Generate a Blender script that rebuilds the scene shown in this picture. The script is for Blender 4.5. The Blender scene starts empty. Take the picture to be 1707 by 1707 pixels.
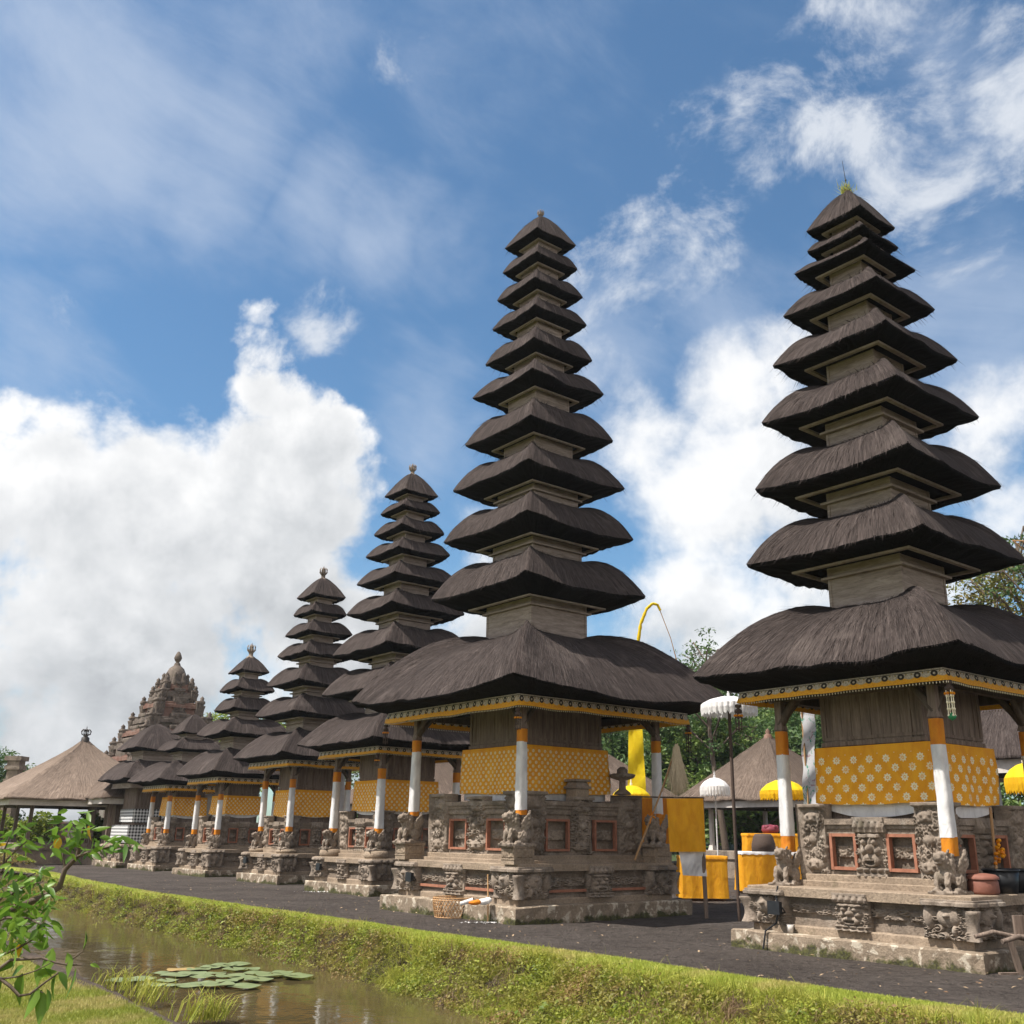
import bpy, math, random
import numpy as np
from mathutils import Matrix, Vector

SC = bpy.context.scene
COL = SC.collection
R_ = math.radians

# ------------------------------------------------------------------ camera
H_EYE = 1.6
FPX, CXP, PITCH, ROLL = 1653.57, 889.95, R_(18.0006), R_(0.674)
cp, sp = math.cos(PITCH), math.sin(PITCH)
cr, sr = math.cos(ROLL), math.sin(ROLL)
r0, u0, fw = Vector((1, 0, 0)), Vector((0, -sp, cp)), Vector((0, cp, sp))
rt = r0 * cr + u0 * sr
up = u0 * cr - r0 * sr
cam_d = bpy.data.cameras.new('camera')
cam = bpy.data.objects.new('camera', cam_d)
COL.objects.link(cam)
cam_d.sensor_width = 36
cam_d.lens = FPX / 1707 * 36
cam_d.shift_x = -(CXP - 853.5) / 1707
cam_d.clip_end = 3000
cam_d.clip_start = 0.1
cam.matrix_world = Matrix(((rt.x, up.x, -fw.x, 0), (rt.y, up.y, -fw.y, 0), (rt.z, up.z, -fw.z, H_EYE), (0, 0, 0, 1)))
SC.camera = cam


def ray(px, py):
    """direction in the world of a point of the photograph (forward component of length 1)"""
    u, v = px - CXP, py - 853.5
    u, v = cr * u + sr * v, -sr * u + cr * v
    X, Yc = u / FPX, -v / FPX
    return np.array([X, cp - Yc * sp, sp + Yc * cp])


def at(px, py, Y):
    d = ray(px, py)
    return np.array([0, 0, H_EYE]) + d * (Y / d[1])


def on_ground(px, py, z=0.0):
    d = ray(px, py)
    return np.array([0, 0, H_EYE]) + d * ((z - H_EYE) / d[2])


# ------------------------------------------------------------------ sun, sky and exposure
SUN_EL, SUN_AZ = R_(58), R_(251)            # azimuth clockwise from +Y
sdir = Vector((math.sin(SUN_AZ) * math.cos(SUN_EL), math.cos(SUN_AZ) * math.cos(SUN_EL), math.sin(SUN_EL)))
sl = bpy.data.lights.new('sun', 'SUN')
sl.energy = 4.9
sl.angle = R_(0.55)
sl.color = (1.0, 0.945, 0.87)
so = bpy.data.objects.new('sun', sl)
so.rotation_euler = sdir.to_track_quat('Z', 'Y').to_euler()
so.location = (-20, -10, 40)
COL.objects.link(so)
SC.view_settings.view_transform = 'Standard'
SC.view_settings.look = 'None'
SC.view_settings.exposure = 0.76
SC.view_settings.gamma = 1.0
SC.view_settings.use_curve_mapping = False
SC.cycles.max_bounces = 6
SC.cycles.transparent_max_bounces = 8
SC.cycles.use_denoising = True

W = bpy.data.worlds.new('World')
SC.world = W
W.use_nodes = True
NT = W.node_tree


class G:
    """small helper to write node graphs"""
    def __init__(s, nt):
        s.nt = nt
        s.nt.nodes.clear()

    def n(s, t, **k):
        x = s.nt.nodes.new(t)
        for a, b in k.items():
            setattr(x, a, b)
        return x

    def set(s, sock, v):
        if isinstance(v, bpy.types.NodeSocket):
            s.nt.links.new(v, sock)
        elif v is not None:
            try:
                sock.default_value = v
            except Exception:
                sock.default_value = (v[0], v[1], v[2], 1.0)

    def m(s, op, a, b=None, c=None, clamp=False):
        x = s.n('ShaderNodeMath', operation=op, use_clamp=clamp)
        s.set(x.inputs[0], a)
        if b is not None: s.set(x.inputs[1], b)
        if c is not None: s.set(x.inputs[2], c)
        return x.outputs[0]

    def v(s, op, a, b=None, scale=None):
        x = s.n('ShaderNodeVectorMath', operation=op)
        s.set(x.inputs[0], a)
        if b is not None: s.set(x.inputs[1], b)
        if scale is not None: s.set(x.inputs['Scale'], scale)
        return x.outputs['Value'] if op in ('DISTANCE', 'LENGTH', 'DOT_PRODUCT') else x.outputs['Vector']

    def noise(s, vec, scale, detail=4, rough=0.55, dist=0.0, col=False):
        x = s.n('ShaderNodeTexNoise')
        if vec is not None: s.set(x.inputs['Vector'], vec)
        x.inputs['Scale'].default_value = scale
        x.inputs['Detail'].default_value = detail
        x.inputs['Roughness'].default_value = rough
        x.inputs['Distortion'].default_value = dist
        return x.outputs['Color' if col else 0]

    def rng(s, v, a, b, c=0.0, d=1.0, smooth=False):
        x = s.n('ShaderNodeMapRange')
        if smooth: x.interpolation_type = 'SMOOTHSTEP'
        s.set(x.inputs[0], v)
        for i, q in enumerate((a, b, c, d)): s.set(x.inputs[1 + i], q)
        return x.outputs[0]

    def mix(s, f, a, b, mode='MIX'):
        x = s.n('ShaderNodeMix', data_type='RGBA', blend_type=mode)
        s.set(x.inputs[0], f)
        for i, q in ((6, a), (7, b)):
            if isinstance(q, tuple) and len(q) == 3: q = (*q, 1.0)
            s.set(x.inputs[i], q)
        return x.outputs[2]

    def mapping(s, vec, scale=(1, 1, 1), loc=(0, 0, 0)):
        x = s.n('ShaderNodeMapping')
        s.set(x.inputs[0], vec)
        x.inputs['Scale'].default_value = scale
        x.inputs['Location'].default_value = loc
        return x.outputs[0]

    def sep(s, vec):
        x = s.n('ShaderNodeSeparateXYZ')
        s.set(x.inputs[0], vec)
        return x.outputs

    def comb(s, a, b, c=0.0):
        x = s.n('ShaderNodeCombineXYZ')
        for i, q in enumerate((a, b, c)): s.set(x.inputs[i], q)
        return x.outputs[0]


def build_sky():
    g = G(NT)
    d = g.v('NORMALIZE', g.n('ShaderNodeTexCoord').outputs['Generated'])
    sky = g.n('ShaderNodeTexSky', sky_type='NISHITA')
    sky.sun_disc = False
    sky.sun_elevation, sky.sun_rotation = SUN_EL, SUN_AZ
    sky.air_density, sky.dust_density, sky.ozone_density = 1.0, 0.6, 2.0
    skyc = g.mix(1.0, sky.outputs[0], (0.76, 1.0, 1.07), 'MULTIPLY')
    bg1 = g.n('ShaderNodeBackground')
    g.set(bg1.inputs[0], skyc)
    bg1.inputs[1].default_value = 0.083

    # wind-blown offsets so that the outlines of the clouds fray
    wv = g.v('SUBTRACT', g.noise(d, 5.0, 7, 0.62, 0.0, True), (0.5, 0.5, 0.5))
    dw = g.v('ADD', d, g.v('SCALE', wv, scale=0.13))
    wv2 = g.v('SUBTRACT', g.noise(d, 2.6, 5, 0.6, 0.0, True), (0.5, 0.5, 0.5))
    dv = g.v('ADD', d, g.v('SCALE', wv2, scale=0.30))

    def mass(vec, blobs, core=0.15):
        acc = None
        for px, py, r, w in blobs:
            q = Vector(ray(px, py)).normalized()
            dist = g.v('DISTANCE', vec, tuple(q))
            b = g.rng(dist, r / FPX, r / FPX * core, 0.0, w, True)
            acc = b if acc is None else g.m('MAXIMUM', acc, b)
        return acc

    # heavy cumulus low on the left and behind the two near towers
    A = mass(dw, [(40, 930, 330, 1), (250, 865, 250, 1), (430, 800, 195, 1), (545, 855, 170, 1), (120, 1120, 400, 1), (420, 1050, 330, 1),
                  (440, 665, 100, .84), (436, 600, 70, .68), (425, 555, 55, .62), (505, 735, 125, .9), (-20, 690, 100, .95), (620, 1120, 260, 1), (290, 680, 110, .58), (546, 680, 50, .6),
                  (800, 1250, 400, 1), (2300, 900, 500, .9), (-700, 900, 600, 1), (2600, 300, 300, .7)])
    nA = g.noise(d, 8.0, 13, 0.60, 0.15)
    fA = g.m('ADD', A, g.m('MULTIPLY', g.m('SUBTRACT', nA, 0.5), 2.7))
    aA = g.m('MULTIPLY', g.rng(A, 0.02, 0.25, 0, 1, True), g.rng(fA, 0.30, 0.86, 0, 1, True))
    A2 = mass(dw, [(850, 1000, 220, .8), (1080, 730, 170, .75), (1180, 860, 240, .95), (1150, 1010, 260, 1), (1250, 670, 170, .78), (1340, 590, 120, .68), (1030, 650, 130, .6), (1290, 830, 210, .9),
                   (1600, 780, 140, .55), (1650, 880, 170, .65), (1640, 700, 130, .5), (1400, 1100, 420, .95)], 0.0)
    aA2 = g.m('MULTIPLY', g.rng(A2, 0.02, 0.3, 0, 0.95, True), g.rng(g.m('ADD', A2, g.m('MULTIPLY', g.m('SUBTRACT', nA, 0.5), 2.2)), 0.16, 0.92, 0, 1, True))
    # torn puffs higher up
    B = mass(dw, [(1450, 110, 210, 0.64), (1500, 60, 165, 0.60), (1400, 170, 165, 0.56), (1290, 200, 142, 0.60), (1245, 250, 112, 0.54), (1345, 125, 128, 0.48), (1450, 10, 150, 0.48), (1560, 110, 135, 0.40),
                  (1095, 430, 188, 0.62), (1130, 350, 135, 0.52), (1060, 480, 195, 0.60), (1150, 470, 150, 0.52), (1150, 240, 112, 0.44), (1690, 150, 150, 0.64), (1650, 180, 120, 0.48),
                  (1560, 270, 225, 0.44), (1640, 300, 225, 0.40), (530, 500, 85, 0.42), (515, 550, 75, 0.42), (560, 445, 80, 0.38), (630, 445, 82, 0.40),
                  (690, 110, 112, 0.46), (180, 545, 112, 0.42), (-500, 200, 375, 0.48), (2100, 100, 375, 0.48)], 0.30)
    nB = g.noise(g.mapping(d, (1.0, 1.0, 1.2), (0.37, 0.11, 0.23)), 8.0, 13, 0.64, 0.3)
    aB = g.m('MULTIPLY', g.rng(B, 0.02, 0.45, 0, 0.90, True), g.rng(g.m('ADD', B, g.m('MULTIPLY', g.m('SUBTRACT', nB, 0.5), 3.6)), 0.30, 1.10, 0, 1, True))
    # thin veils
    C = mass(dv, [(130, 190, 340, .95), (330, 220, 270, .8), (560, 330, 240, .75), (680, 390, 200, .8), (60, 300, 240, .75), (90, 620, 240, .65), (760, 440, 160, .5), (420, 60, 280, .6),
                  (1580, 480, 260, .55), (1640, 650, 250, .6), (1540, 230, 230, .5), (1000, 620, 210, .55), (700, 640, 160, .5), (690, 730, 150, .65), (1230, 560, 190, .5), (780, 130, 280, .35)], 0.0)
    st = g.comb(g.m('MULTIPLY', g.v('DOT_PRODUCT', d, (0.9, 0, -0.43)), 2.2), g.m('MULTIPLY', g.v('DOT_PRODUCT', d, (0.43, 0, 0.9)), 5.5), g.m('MULTIPLY', g.sep(d)[1], 2.5))
    nC = g.m('ADD', g.m('MULTIPLY', g.noise(st, 1.6, 12, 0.64, 0.35), 0.65), g.m('MULTIPLY', g.noise(d, 5.0, 10, 0.6, 0.2), 0.35))
    aC = g.m('MULTIPLY', g.rng(g.m('ADD', C, g.m('MULTIPLY', g.m('SUBTRACT', nC, 0.5), 2.3)), 0.0, 1.15, 0, 1, True), 0.72)
    # relief inside the cumulus
    toward = tuple(sdir * 0.035)
    nA2 = g.noise(g.v('ADD', d, toward), 8.0, 7, 0.55, 0.15)
    lit = g.m('SUBTRACT', nA, nA2)
    low = g.noise(d, 3.4, 6, 0.58, 0.2)
    z = g.sep(d)[2]
    base = g.rng(z, 0.04, 0.38, 0.31, 0.57, True)
    val = g.m('ADD', g.m('ADD', base, g.m('MULTIPLY', lit, 0.55)), g.m('MULTIPLY', g.m('SUBTRACT', low, 0.5), 0.80))
    rim = g.rng(fA, 0.45, 1.0, 0.10, 0.0)
    val = g.m('MINIMUM', g.m('MAXIMUM', g.m('ADD', val, rim), 0.23), 0.62)
    tint = g.mix(g.rng(val, 0.27, 0.62), (0.93, 0.98, 1.04), (1.0, 1.0, 1.0))
    cl = g.n('ShaderNodeBackground')
    g.set(cl.inputs[0], g.mix(1.0, tint, g.comb(val, val, val), 'MULTIPLY'))
    cl.inputs[1].default_value = 1.0
    pf = g.n('ShaderNodeBackground')
    pf.inputs[0].default_value = (0.46, 0.485, 0.525, 1)
    vl = g.n('ShaderNodeBackground')
    vl.inputs[0].default_value = (0.33, 0.385, 0.48, 1)
    # added fill light: made-up bright cloud cover in the unseen sky behind the camera
    y = g.sep(d)[1]
    aD = g.m('MULTIPLY', g.rng(y, 0.15, -0.45, 0.0, 1.0, True), g.rng(g.noise(d, 2.2, 8, 0.6, 0.2), 0.32, 0.55, 0, 1, True))
    bk = g.n('ShaderNodeBackground')
    bk.inputs[0].default_value = (0.80, 0.74, 0.70, 1)

    def over(f, a, b):
        x = g.n('ShaderNodeMixShader')
        g.set(x.inputs[0], f); g.set(x.inputs[1], a); g.set(x.inputs[2], b)
        return x.outputs[0]
    s1 = over(aC, bg1.outputs[0], vl.outputs[0])
    s2 = over(aB, s1, pf.outputs[0])
    s3 = over(aA, over(aA2, s2, cl.outputs[0]), cl.outputs[0])
    s4 = over(aD, s3, bk.outputs[0])
    out = g.n('ShaderNodeOutputWorld')
    g.set(out.inputs[0], s4)


build_sky()

# ------------------------------------------------------------------ helpers: meshes
RNG = np.random.default_rng(7)
random.seed(7)


class MB:
    """collects geometry and links it as ONE mesh object"""
    def __init__(s):
        s.V, s.F, s.UV, s.S = [], [], [], []
        s.n = 0

    def add(s, v, f, uv=None, smooth=False):
        v = np.asarray(v, float).reshape(-1, 3)
        f = np.asarray(f, int)
        s.V.append(v)
        s.F.append(f + s.n)
        s.UV.append(np.zeros((len(v), 2)) if uv is None else np.asarray(uv, float).reshape(-1, 2))
        s.S.append(np.full(len(f), smooth))
        s.n += len(v)

    def grid(s, P, uv=None, closed=False, smooth=True):
        P = np.asarray(P, float)
        n, m = P.shape[:2]
        i = np.arange(n - 1)[:, None]
        j = np.arange(m if closed else m - 1)[None, :]
        a = (i * m + j)
        b = (i * m + (j + 1) % m)
        f = np.stack([a, b, b + m, a + m], -1).reshape(-1, 4)
        s.add(P.reshape(-1, 3), f, uv, smooth)

    def box(s, c, size, rot=0.0, top=1.0, jit=0.0, tilt=None):
        """axis box with centre c; top scales the upper face; uv in metres"""
        x, y, z = np.array(size) / 2
        pts, fs, uvs = [], [], []
        cor = lambda sx, sy, sz: np.array([sx * x * (top if sz > 0 else 1), sy * y * (top if sz > 0 else 1), sz * z])
        quads = [((-1, -1, -1), (1, -1, -1), (1, -1, 1), (-1, -1, 1)), ((1, -1, -1), (1, 1, -1), (1, 1, 1), (1, -1, 1)),
                 ((1, 1, -1), (-1, 1, -1), (-1, 1, 1), (1, 1, 1)), ((-1, 1, -1), (-1, -1, -1), (-1, -1, 1), (-1, 1, 1)),
                 ((-1, -1, 1), (1, -1, 1), (1, 1, 1), (-1, 1, 1)), ((-1, 1, -1), (1, 1, -1), (1, -1, -1), (-1, -1, -1))]
        for q in quads:
            p4 = [cor(*k) for k in q]
            w = np.linalg.norm(p4[1] - p4[0]); h = np.linalg.norm(p4[3] - p4[0])
            fs.append([len(pts) + k for k in range(4)])
            pts += p4
            o = RNG.random(2) * 3
            uvs += [o, o + (w, 0), o + (w, h), o + (0, h)]
        P = np.array(pts)
        if jit:
            P = P + 0
        if tilt is not None:
            P = P @ np.array(Matrix(tilt)).T if not isinstance(tilt, np.ndarray) else P @ tilt.T
        ca, sa = math.cos(rot), math.sin(rot)
        P = P @ np.array([[ca, sa, 0], [-sa, ca, 0], [0, 0, 1]])
        s.add(P + np.array(c), fs, uvs)

    def tube(s, path, rad, seg=8, cap=True):
        path = np.asarray(path, float)
        n = len(path)
        rad = np.full(n, rad) if np.isscalar(rad) else np.asarray(rad, float)
        T = np.gradient(path, axis=0) if n > 2 else np.repeat((path[1] - path[0])[None], n, 0)
        T /= np.linalg.norm(T, axis=1)[:, None] + 1e-9
        ref = np.array([0, 0, 1.0]) if abs(T[0][2]) < 0.9 else np.array([1.0, 0, 0])
        P, uv = [], []
        L = 0
        for i in range(n):
            if i: L += np.linalg.norm(path[i] - path[i - 1])
            a = np.cross(ref, T[i]); a /= np.linalg.norm(a) + 1e-9
            b = np.cross(T[i], a)
            ref = np.cross(a, T[i]) * -1 if False else ref
            th = np.arange(seg) * 2 * math.pi / seg
            P.append(path[i] + rad[i] * (np.cos(th)[:, None] * a + np.sin(th)[:, None] * b))
            uv.append(np.stack([th / 6.283 * rad[i] * 6.28, np.full(seg, L)], -1))
        s.grid(np.array(P), np.array(uv), closed=True)
        if cap:
            for k, p in ((0, P[0]), (n - 1, P[-1])):
                f = [list(range(seg))[::-1] if k == 0 else list(range(seg))]
                c = np.vstack([p, p.mean(0)])
                s.add(c, [[i, (i + 1) % seg, seg] if k else [(i + 1) % seg, i, seg] for i in range(seg)])

    def lathe(s, prof, c=(0, 0, 0), seg=16, smooth=True, sq=0.0, rot=0.0):
        th = np.arange(seg) * 2 * math.pi / seg + rot
        P = np.array([[[r * math.cos(t), r * math.sin(t), z] for t in th] for r, z in prof]) + np.array(c)
        s.grid(P, np.array([[[t * 0.2, z] for t in th] for r, z in prof]), closed=True, smooth=smooth)

    def ell(s, c, r, rot=None, seg=12):
        th = np.linspace(0, math.pi, seg // 2 + 2)
        ph = np.arange(seg) * 2 * math.pi / seg
        P = np.stack([np.sin(th)[:, None] * np.cos(ph), np.sin(th)[:, None] * np.sin(ph), np.cos(th)[:, None] * np.ones_like(ph)], -1) * np.array(r)
        if rot is not None: P = P @ np.array(rot).T
        s.grid(P + np.array(c), np.zeros(P.shape[:2] + (2,)), closed=True)

    def mesh(s, name):
        me = bpy.data.meshes.new(name)
        V = np.vstack(s.V)
        UV = np.vstack(s.UV)
        sizes = np.concatenate([np.full(len(f), f.shape[1]) for f in s.F])
        idx = np.concatenate([f.reshape(-1) for f in s.F])
        me.vertices.add(len(V)); me.vertices.foreach_set('co', V.astype(np.float32).ravel())
        me.loops.add(len(idx)); me.loops.foreach_set('vertex_index', idx.astype(np.int32))
        me.polygons.add(len(sizes))
        me.polygons.foreach_set('loop_start', np.concatenate([[0], np.cumsum(sizes)[:-1]]).astype(np.int32))
        me.polygons.foreach_set('use_smooth', np.concatenate(s.S))
        uvl = me.uv_layers.new(name='UVMap')
        uvl.data.foreach_set('uv', UV[idx].astype(np.float32).ravel())
        me.update(calc_edges=True)
        me.validate()
        return me

    def build(s, name, m, parent=None, **k):
        me = s.mesh(name)
        me.materials.append(m)
        return obj(name, me, parent, **k)


def obj(name, me, parent=None, label=None, cat=None, group=None, kind=None, loc=None, rot=None, scale=None):
    o = bpy.data.objects.new(name, me)
    COL.objects.link(o)
    if parent is not None: o.parent = parent
    tag(o, label, cat, group, kind)
    if loc is not None: o.location = loc
    if rot is not None: o.rotation_euler = rot
    if scale is not None: o.scale = scale
    return o


def tag(o, label=None, cat=None, group=None, kind=None):
    for k, v in (('label', label), ('category', cat), ('group', group), ('kind', kind)):
        if v: o[k] = v
    return o


def thing(name, label, cat, loc=(0, 0, 0), rotz=0.0, group=None):
    o = bpy.data.objects.new(name, None)
    o.empty_display_size = 0.2
    COL.objects.link(o)
    o.location = loc
    o.rotation_euler = (0, 0, rotz)
    return tag(o, label, cat, group)


def copy_tree(o, parent=None):
    c = o.copy()
    COL.objects.link(c)
    if parent is not None: c.parent = parent
    for ch in list(o.children): copy_tree(ch, c)
    return c


def noise3(P, freq, seed=0, octaves=3):
    """cheap smooth value noise built from sines, about -1..1"""
    r = np.random.default_rng(seed)
    out = np.zeros(P.shape[:-1])
    a = 1.0
    for o in range(octaves):
        for k in range(4):
            w = r.normal(size=3) * freq * 2 ** o
            out += a * np.sin(P @ w + r.random() * 6.28) / 4 ** 0.5
        a *= 0.55
    return out / 1.6


# ------------------------------------------------------------------ materials
MATS = {}


def new_mat(name):
    m = bpy.data.materials.new(name)
    m.use_nodes = True
    g = G(m.node_tree)
    MATS[name] = m
    return m, g


def finish(g, col, rough=0.8, bump=None, bs=0.3, bd=0.02, metal=0.0, spec=0.3, trans=0.0, trcol=None):
    p = g.n('ShaderNodeBsdfPrincipled')
    g.set(p.inputs['Base Color'], (*col, 1.0) if isinstance(col, tuple) and len(col) == 3 else col)
    g.set(p.inputs['Roughness'], rough)
    g.set(p.inputs['Metallic'], metal)
    g.set(p.inputs['Specular IOR Level'], spec)
    if bump is not None:
        b = g.n('ShaderNodeBump')
        b.inputs['Strength'].default_value = bs
        b.inputs['Distance'].default_value = bd
        g.set(b.inputs['Height'], bump)
        g.set(p.inputs['Normal'], b.outputs[0])
    o = g.n('ShaderNodeOutputMaterial')
    sh = p.outputs[0]
    if trans:
        t = g.n('ShaderNodeBsdfTranslucent')
        c = trcol if trcol is not None else col
        g.set(t.inputs[0], (*c, 1.0) if isinstance(c, tuple) and len(c) == 3 else c)
        x = g.n('ShaderNodeMixShader')
        x.inputs[0].default_value = trans
        g.set(x.inputs[1], sh); g.set(x.inputs[2], t.outputs[0])
        sh = x.outputs[0]
    g.set(o.inputs[0], sh)


def tc(g, k='Object'):
    return g.n('ShaderNodeTexCoord').outputs[k]


def pos(g):
    return g.n('ShaderNodeNewGeometry').outputs['Position']


def simple(name, a, b, scale=8, rough=0.8, bs=0.2, bd=0.01, coord='Object', stretch=(1, 1, 1), spec=0.3, trans=0.0, detail=6, metal=0.0):
    m, g = new_mat(name)
    v = g.mapping(tc(g, coord), stretch)
    n = g.noise(v, scale, detail, 0.6)
    f = g.rng(n, 0.3, 0.7)
    c = g.mix(f, a, b)
    finish(g, c, rough, n, bs, bd, metal, spec, trans)
    return m


def mat_thatch(name, dark, mid, light):
    m, g = new_mat(name)
    uv = tc(g, 'UV')
    fine = g.noise(g.mapping(uv, (40, 2.0, 1)), 1.0, 8, 0.72)
    finer = g.noise(g.mapping(uv, (120, 6, 1)), 1.0, 4, 0.6)
    big = g.noise(g.mapping(uv, (1.6, 0.9, 1)), 1.0, 6, 0.65)
    med = g.noise(g.mapping(uv, (13, 0.9, 1)), 1.0, 6, 0.7)
    c = g.mix(g.rng(g.m('ADD', g.m('MULTIPLY', fine, 0.55), g.m('MULTIPLY', med, 0.45)), 0.40, 0.60), dark, mid)
    c = g.mix(g.rng(med, 0.56, 0.74, 0, 0.55), c, light)
    c = g.mix(g.m('MULTIPLY', g.rng(finer, 0.52, 0.78), 0.75), c, light)
    c = g.mix(g.rng(big, 0.35, 0.7, 0.0, 0.45), c, g.mix(0.5, dark, mid))
    wz = g.noise(pos(g), 1.1, 6, 0.65, 0.4)
    c = g.mix(g.rng(wz, 0.55, 0.70, 0, 0.40), c, g.mix(0.55, mid, light))
    h = g.m('ADD', g.m('MULTIPLY', fine, 1.0), g.m('ADD', g.m('MULTIPLY', finer, 0.6), g.m('MULTIPLY', med, 1.6)))
    finish(g, c, 0.95, h, 1.0, 0.05, 0, 0.12)
    return m


M_THATCH = mat_thatch('black_palm_fibre', (0.019, 0.015, 0.014), (0.098, 0.076, 0.069), (0.23, 0.19, 0.17))
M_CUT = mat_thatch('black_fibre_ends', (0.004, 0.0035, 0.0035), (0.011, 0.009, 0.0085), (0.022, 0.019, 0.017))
M_STRAW = mat_thatch('pale_grass_thatch', (0.13, 0.095, 0.072), (0.36, 0.275, 0.215), (0.50, 0.40, 0.32))
M_STRAW2 = mat_thatch('brown_grass_thatch', (0.075, 0.055, 0.043), (0.22, 0.165, 0.13), (0.38, 0.30, 0.24))


def mat_stone(name, a, b, moss=0.0, pale=0.0, low=None):
    m, g = new_mat(name)
    P = pos(g)
    n1 = g.noise(P, 2.3, 8, 0.65)
    n2 = g.noise(P, 26, 6, 0.65)
    n3 = g.noise(P, 5.5, 7, 0.6, 0.4)
    c = g.mix(g.rng(n1, 0.33, 0.67), a, b)
    c = g.mix(g.rng(n2, 0.35, 0.7, 0.0, 0.55), c, tuple(0.45 * x for x in a))
    if 'tuff' in name:
        n4 = g.noise(P, 1.5, 9, 0.7, 0.5)
        c = g.mix(g.rng(n4, 0.52, 0.62, 0, 0.6), c, (0.075, 0.062, 0.05))
        c = g.mix(g.rng(g.noise(P, 3.3, 8, 0.68, 0.4), 0.56, 0.68, 0, 0.5), c, (0.40, 0.355, 0.305))
    if pale:
        c = g.mix(g.m('MULTIPLY', g.rng(n3, 0.54, 0.60), pale), c, (0.50, 0.44, 0.35))
    if moss:
        z = g.sep(P)[2]
        k = g.rng(z, 0.26, 0.02, -0.12, 0.22) if low else 0.0
        f = g.m('ADD', g.noise(P, 2.1, 8, 0.66, 0.3), k)
        c = g.mix(g.m('MULTIPLY', g.rng(f, 0.60, 0.68), moss), c, g.mix(g.rng(n2, 0.4, 0.6), (0.020, 0.022, 0.012), (0.07, 0.075, 0.02)))
    h = g.m('ADD', g.m('MULTIPLY', n3, 0.6), n2)
    if 'carved' in name or 'blackened' in name:
        q = g.noise(P, 15, 3, 0.5, 1.8)
        h = g.m('ADD', g.m('MULTIPLY', n2, 0.35), g.m('MULTIPLY', g.m('ABSOLUTE', g.m('SUBTRACT', q, 0.5)), 2.2))
        finish(g, c, 0.92, h, 0.35, 0.015, 0, 0.15)
    else:
        finish(g, c, 0.92, h, 0.65, 0.03, 0, 0.15)
    return m


M_STONE = mat_stone('weathered_tuff', (0.18, 0.142, 0.11), (0.315, 0.25, 0.196), 0.35)
M_CARVE = mat_stone('carved_tuff', (0.18, 0.145, 0.115), (0.335, 0.272, 0.218), 0.25)
M_PLINTH = mat_stone('mossy_plinth', (0.20, 0.155, 0.112), (0.33, 0.26, 0.19), 0.9, 0.8, True)
M_STEP = mat_stone('sandstone_step', (0.235, 0.18, 0.132), (0.36, 0.28, 0.205), 0.35)
M_BRICK = mat_stone('red_stone', (0.15, 0.075, 0.056), (0.25, 0.165, 0.13), 0.45)
M_OLD = mat_stone('blackened_stone', (0.075, 0.06, 0.05), (0.21, 0.172, 0.142), 0.5)
M_TERRA = simple('terracotta', (0.22, 0.090, 0.055), (0.33, 0.145, 0.09), 9, 0.85, 0.3)


def mat_brickwork():
    m, g = new_mat('old_brickwork')
    P = pos(g)
    b = g.n('ShaderNodeTexBrick')
    g.set(b.inputs['Vector'], g.mapping(tc(g, 'UV'), (1, 1, 1)))
    b.inputs['Scale'].default_value = 2.2
    b.inputs['Color1'].default_value = (0.27, 0.10, 0.065, 1)
    b.inputs['Color2'].default_value = (0.20, 0.12, 0.09, 1)
    b.inputs['Mortar'].default_value = (0.13, 0.11, 0.09, 1)
    n = g.noise(P, 1.3, 8, 0.65)
    c = g.mix(g.rng(n, 0.42, 0.58), b.outputs[0], (0.19, 0.175, 0.15))
    n2 = g.noise(P, 2.2, 6, 0.6)
    c = g.mix(g.rng(n2, 0.57, 0.66), c, (0.10, 0.11, 0.06))
    finish(g, c, 0.92, g.noise(P, 9, 6, 0.65), 0.6, 0.05)
    return m


M_TOWERBRICK = mat_brickwork()


def mat_wood(name, a, b, stretch=(9, 9, 0.8), coord='Object'):
    m, g = new_mat(name)
    v = g.mapping(tc(g, coord), stretch)
    n = g.noise(v, 1.6, 8, 0.65, 0.6)
    n2 = g.noise(v, 7, 5, 0.6)
    c = g.mix(g.rng(n, 0.33, 0.68), a, b)
    c = g.mix(g.rng(n2, 0.5, 0.8, 0, 0.6), c, tuple(x * 0.4 for x in a))
    finish(g, c, 0.85, g.m('ADD', n, n2), 0.45, 0.012, 0, 0.2)
    return m


M_WOOD = mat_wood('grey_weathered_planks', (0.105, 0.078, 0.062), (0.25, 0.19, 0.152))
M_NECK = mat_wood('silvery_weathered_boards', (0.225, 0.178, 0.152), (0.43, 0.355, 0.31), (1.2, 1.2, 9))
M_DARKWOOD = mat_wood('dark_timber', (0.055, 0.042, 0.032), (0.11, 0.085, 0.065))
M_BEAM = mat_wood('pale_eave_beam', (0.24, 0.195, 0.165), (0.42, 0.355, 0.30), (2, 2, 10))
M_BAMBOO = mat_wood('bamboo_pole', (0.30, 0.17, 0.08), (0.42, 0.27, 0.14))


def mat_cloth(name, a, b, trans=0.25, rough=0.75, wr=0.5):
    m, g = new_mat(name)
    v = tc(g, 'Object')
    n = g.noise(g.mapping(v, (3, 3, 1.4)), 2.2, 5, 0.55, 0.6)
    w = g.noise(v, 160, 2, 0.5)
    c = g.mix(g.rng(n, 0.35, 0.65), a, b)
    finish(g, c, rough, g.m('ADD', n, g.m('MULTIPLY', w, 0.05)), wr, 0.06, 0, 0.25, trans)
    return m


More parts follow.
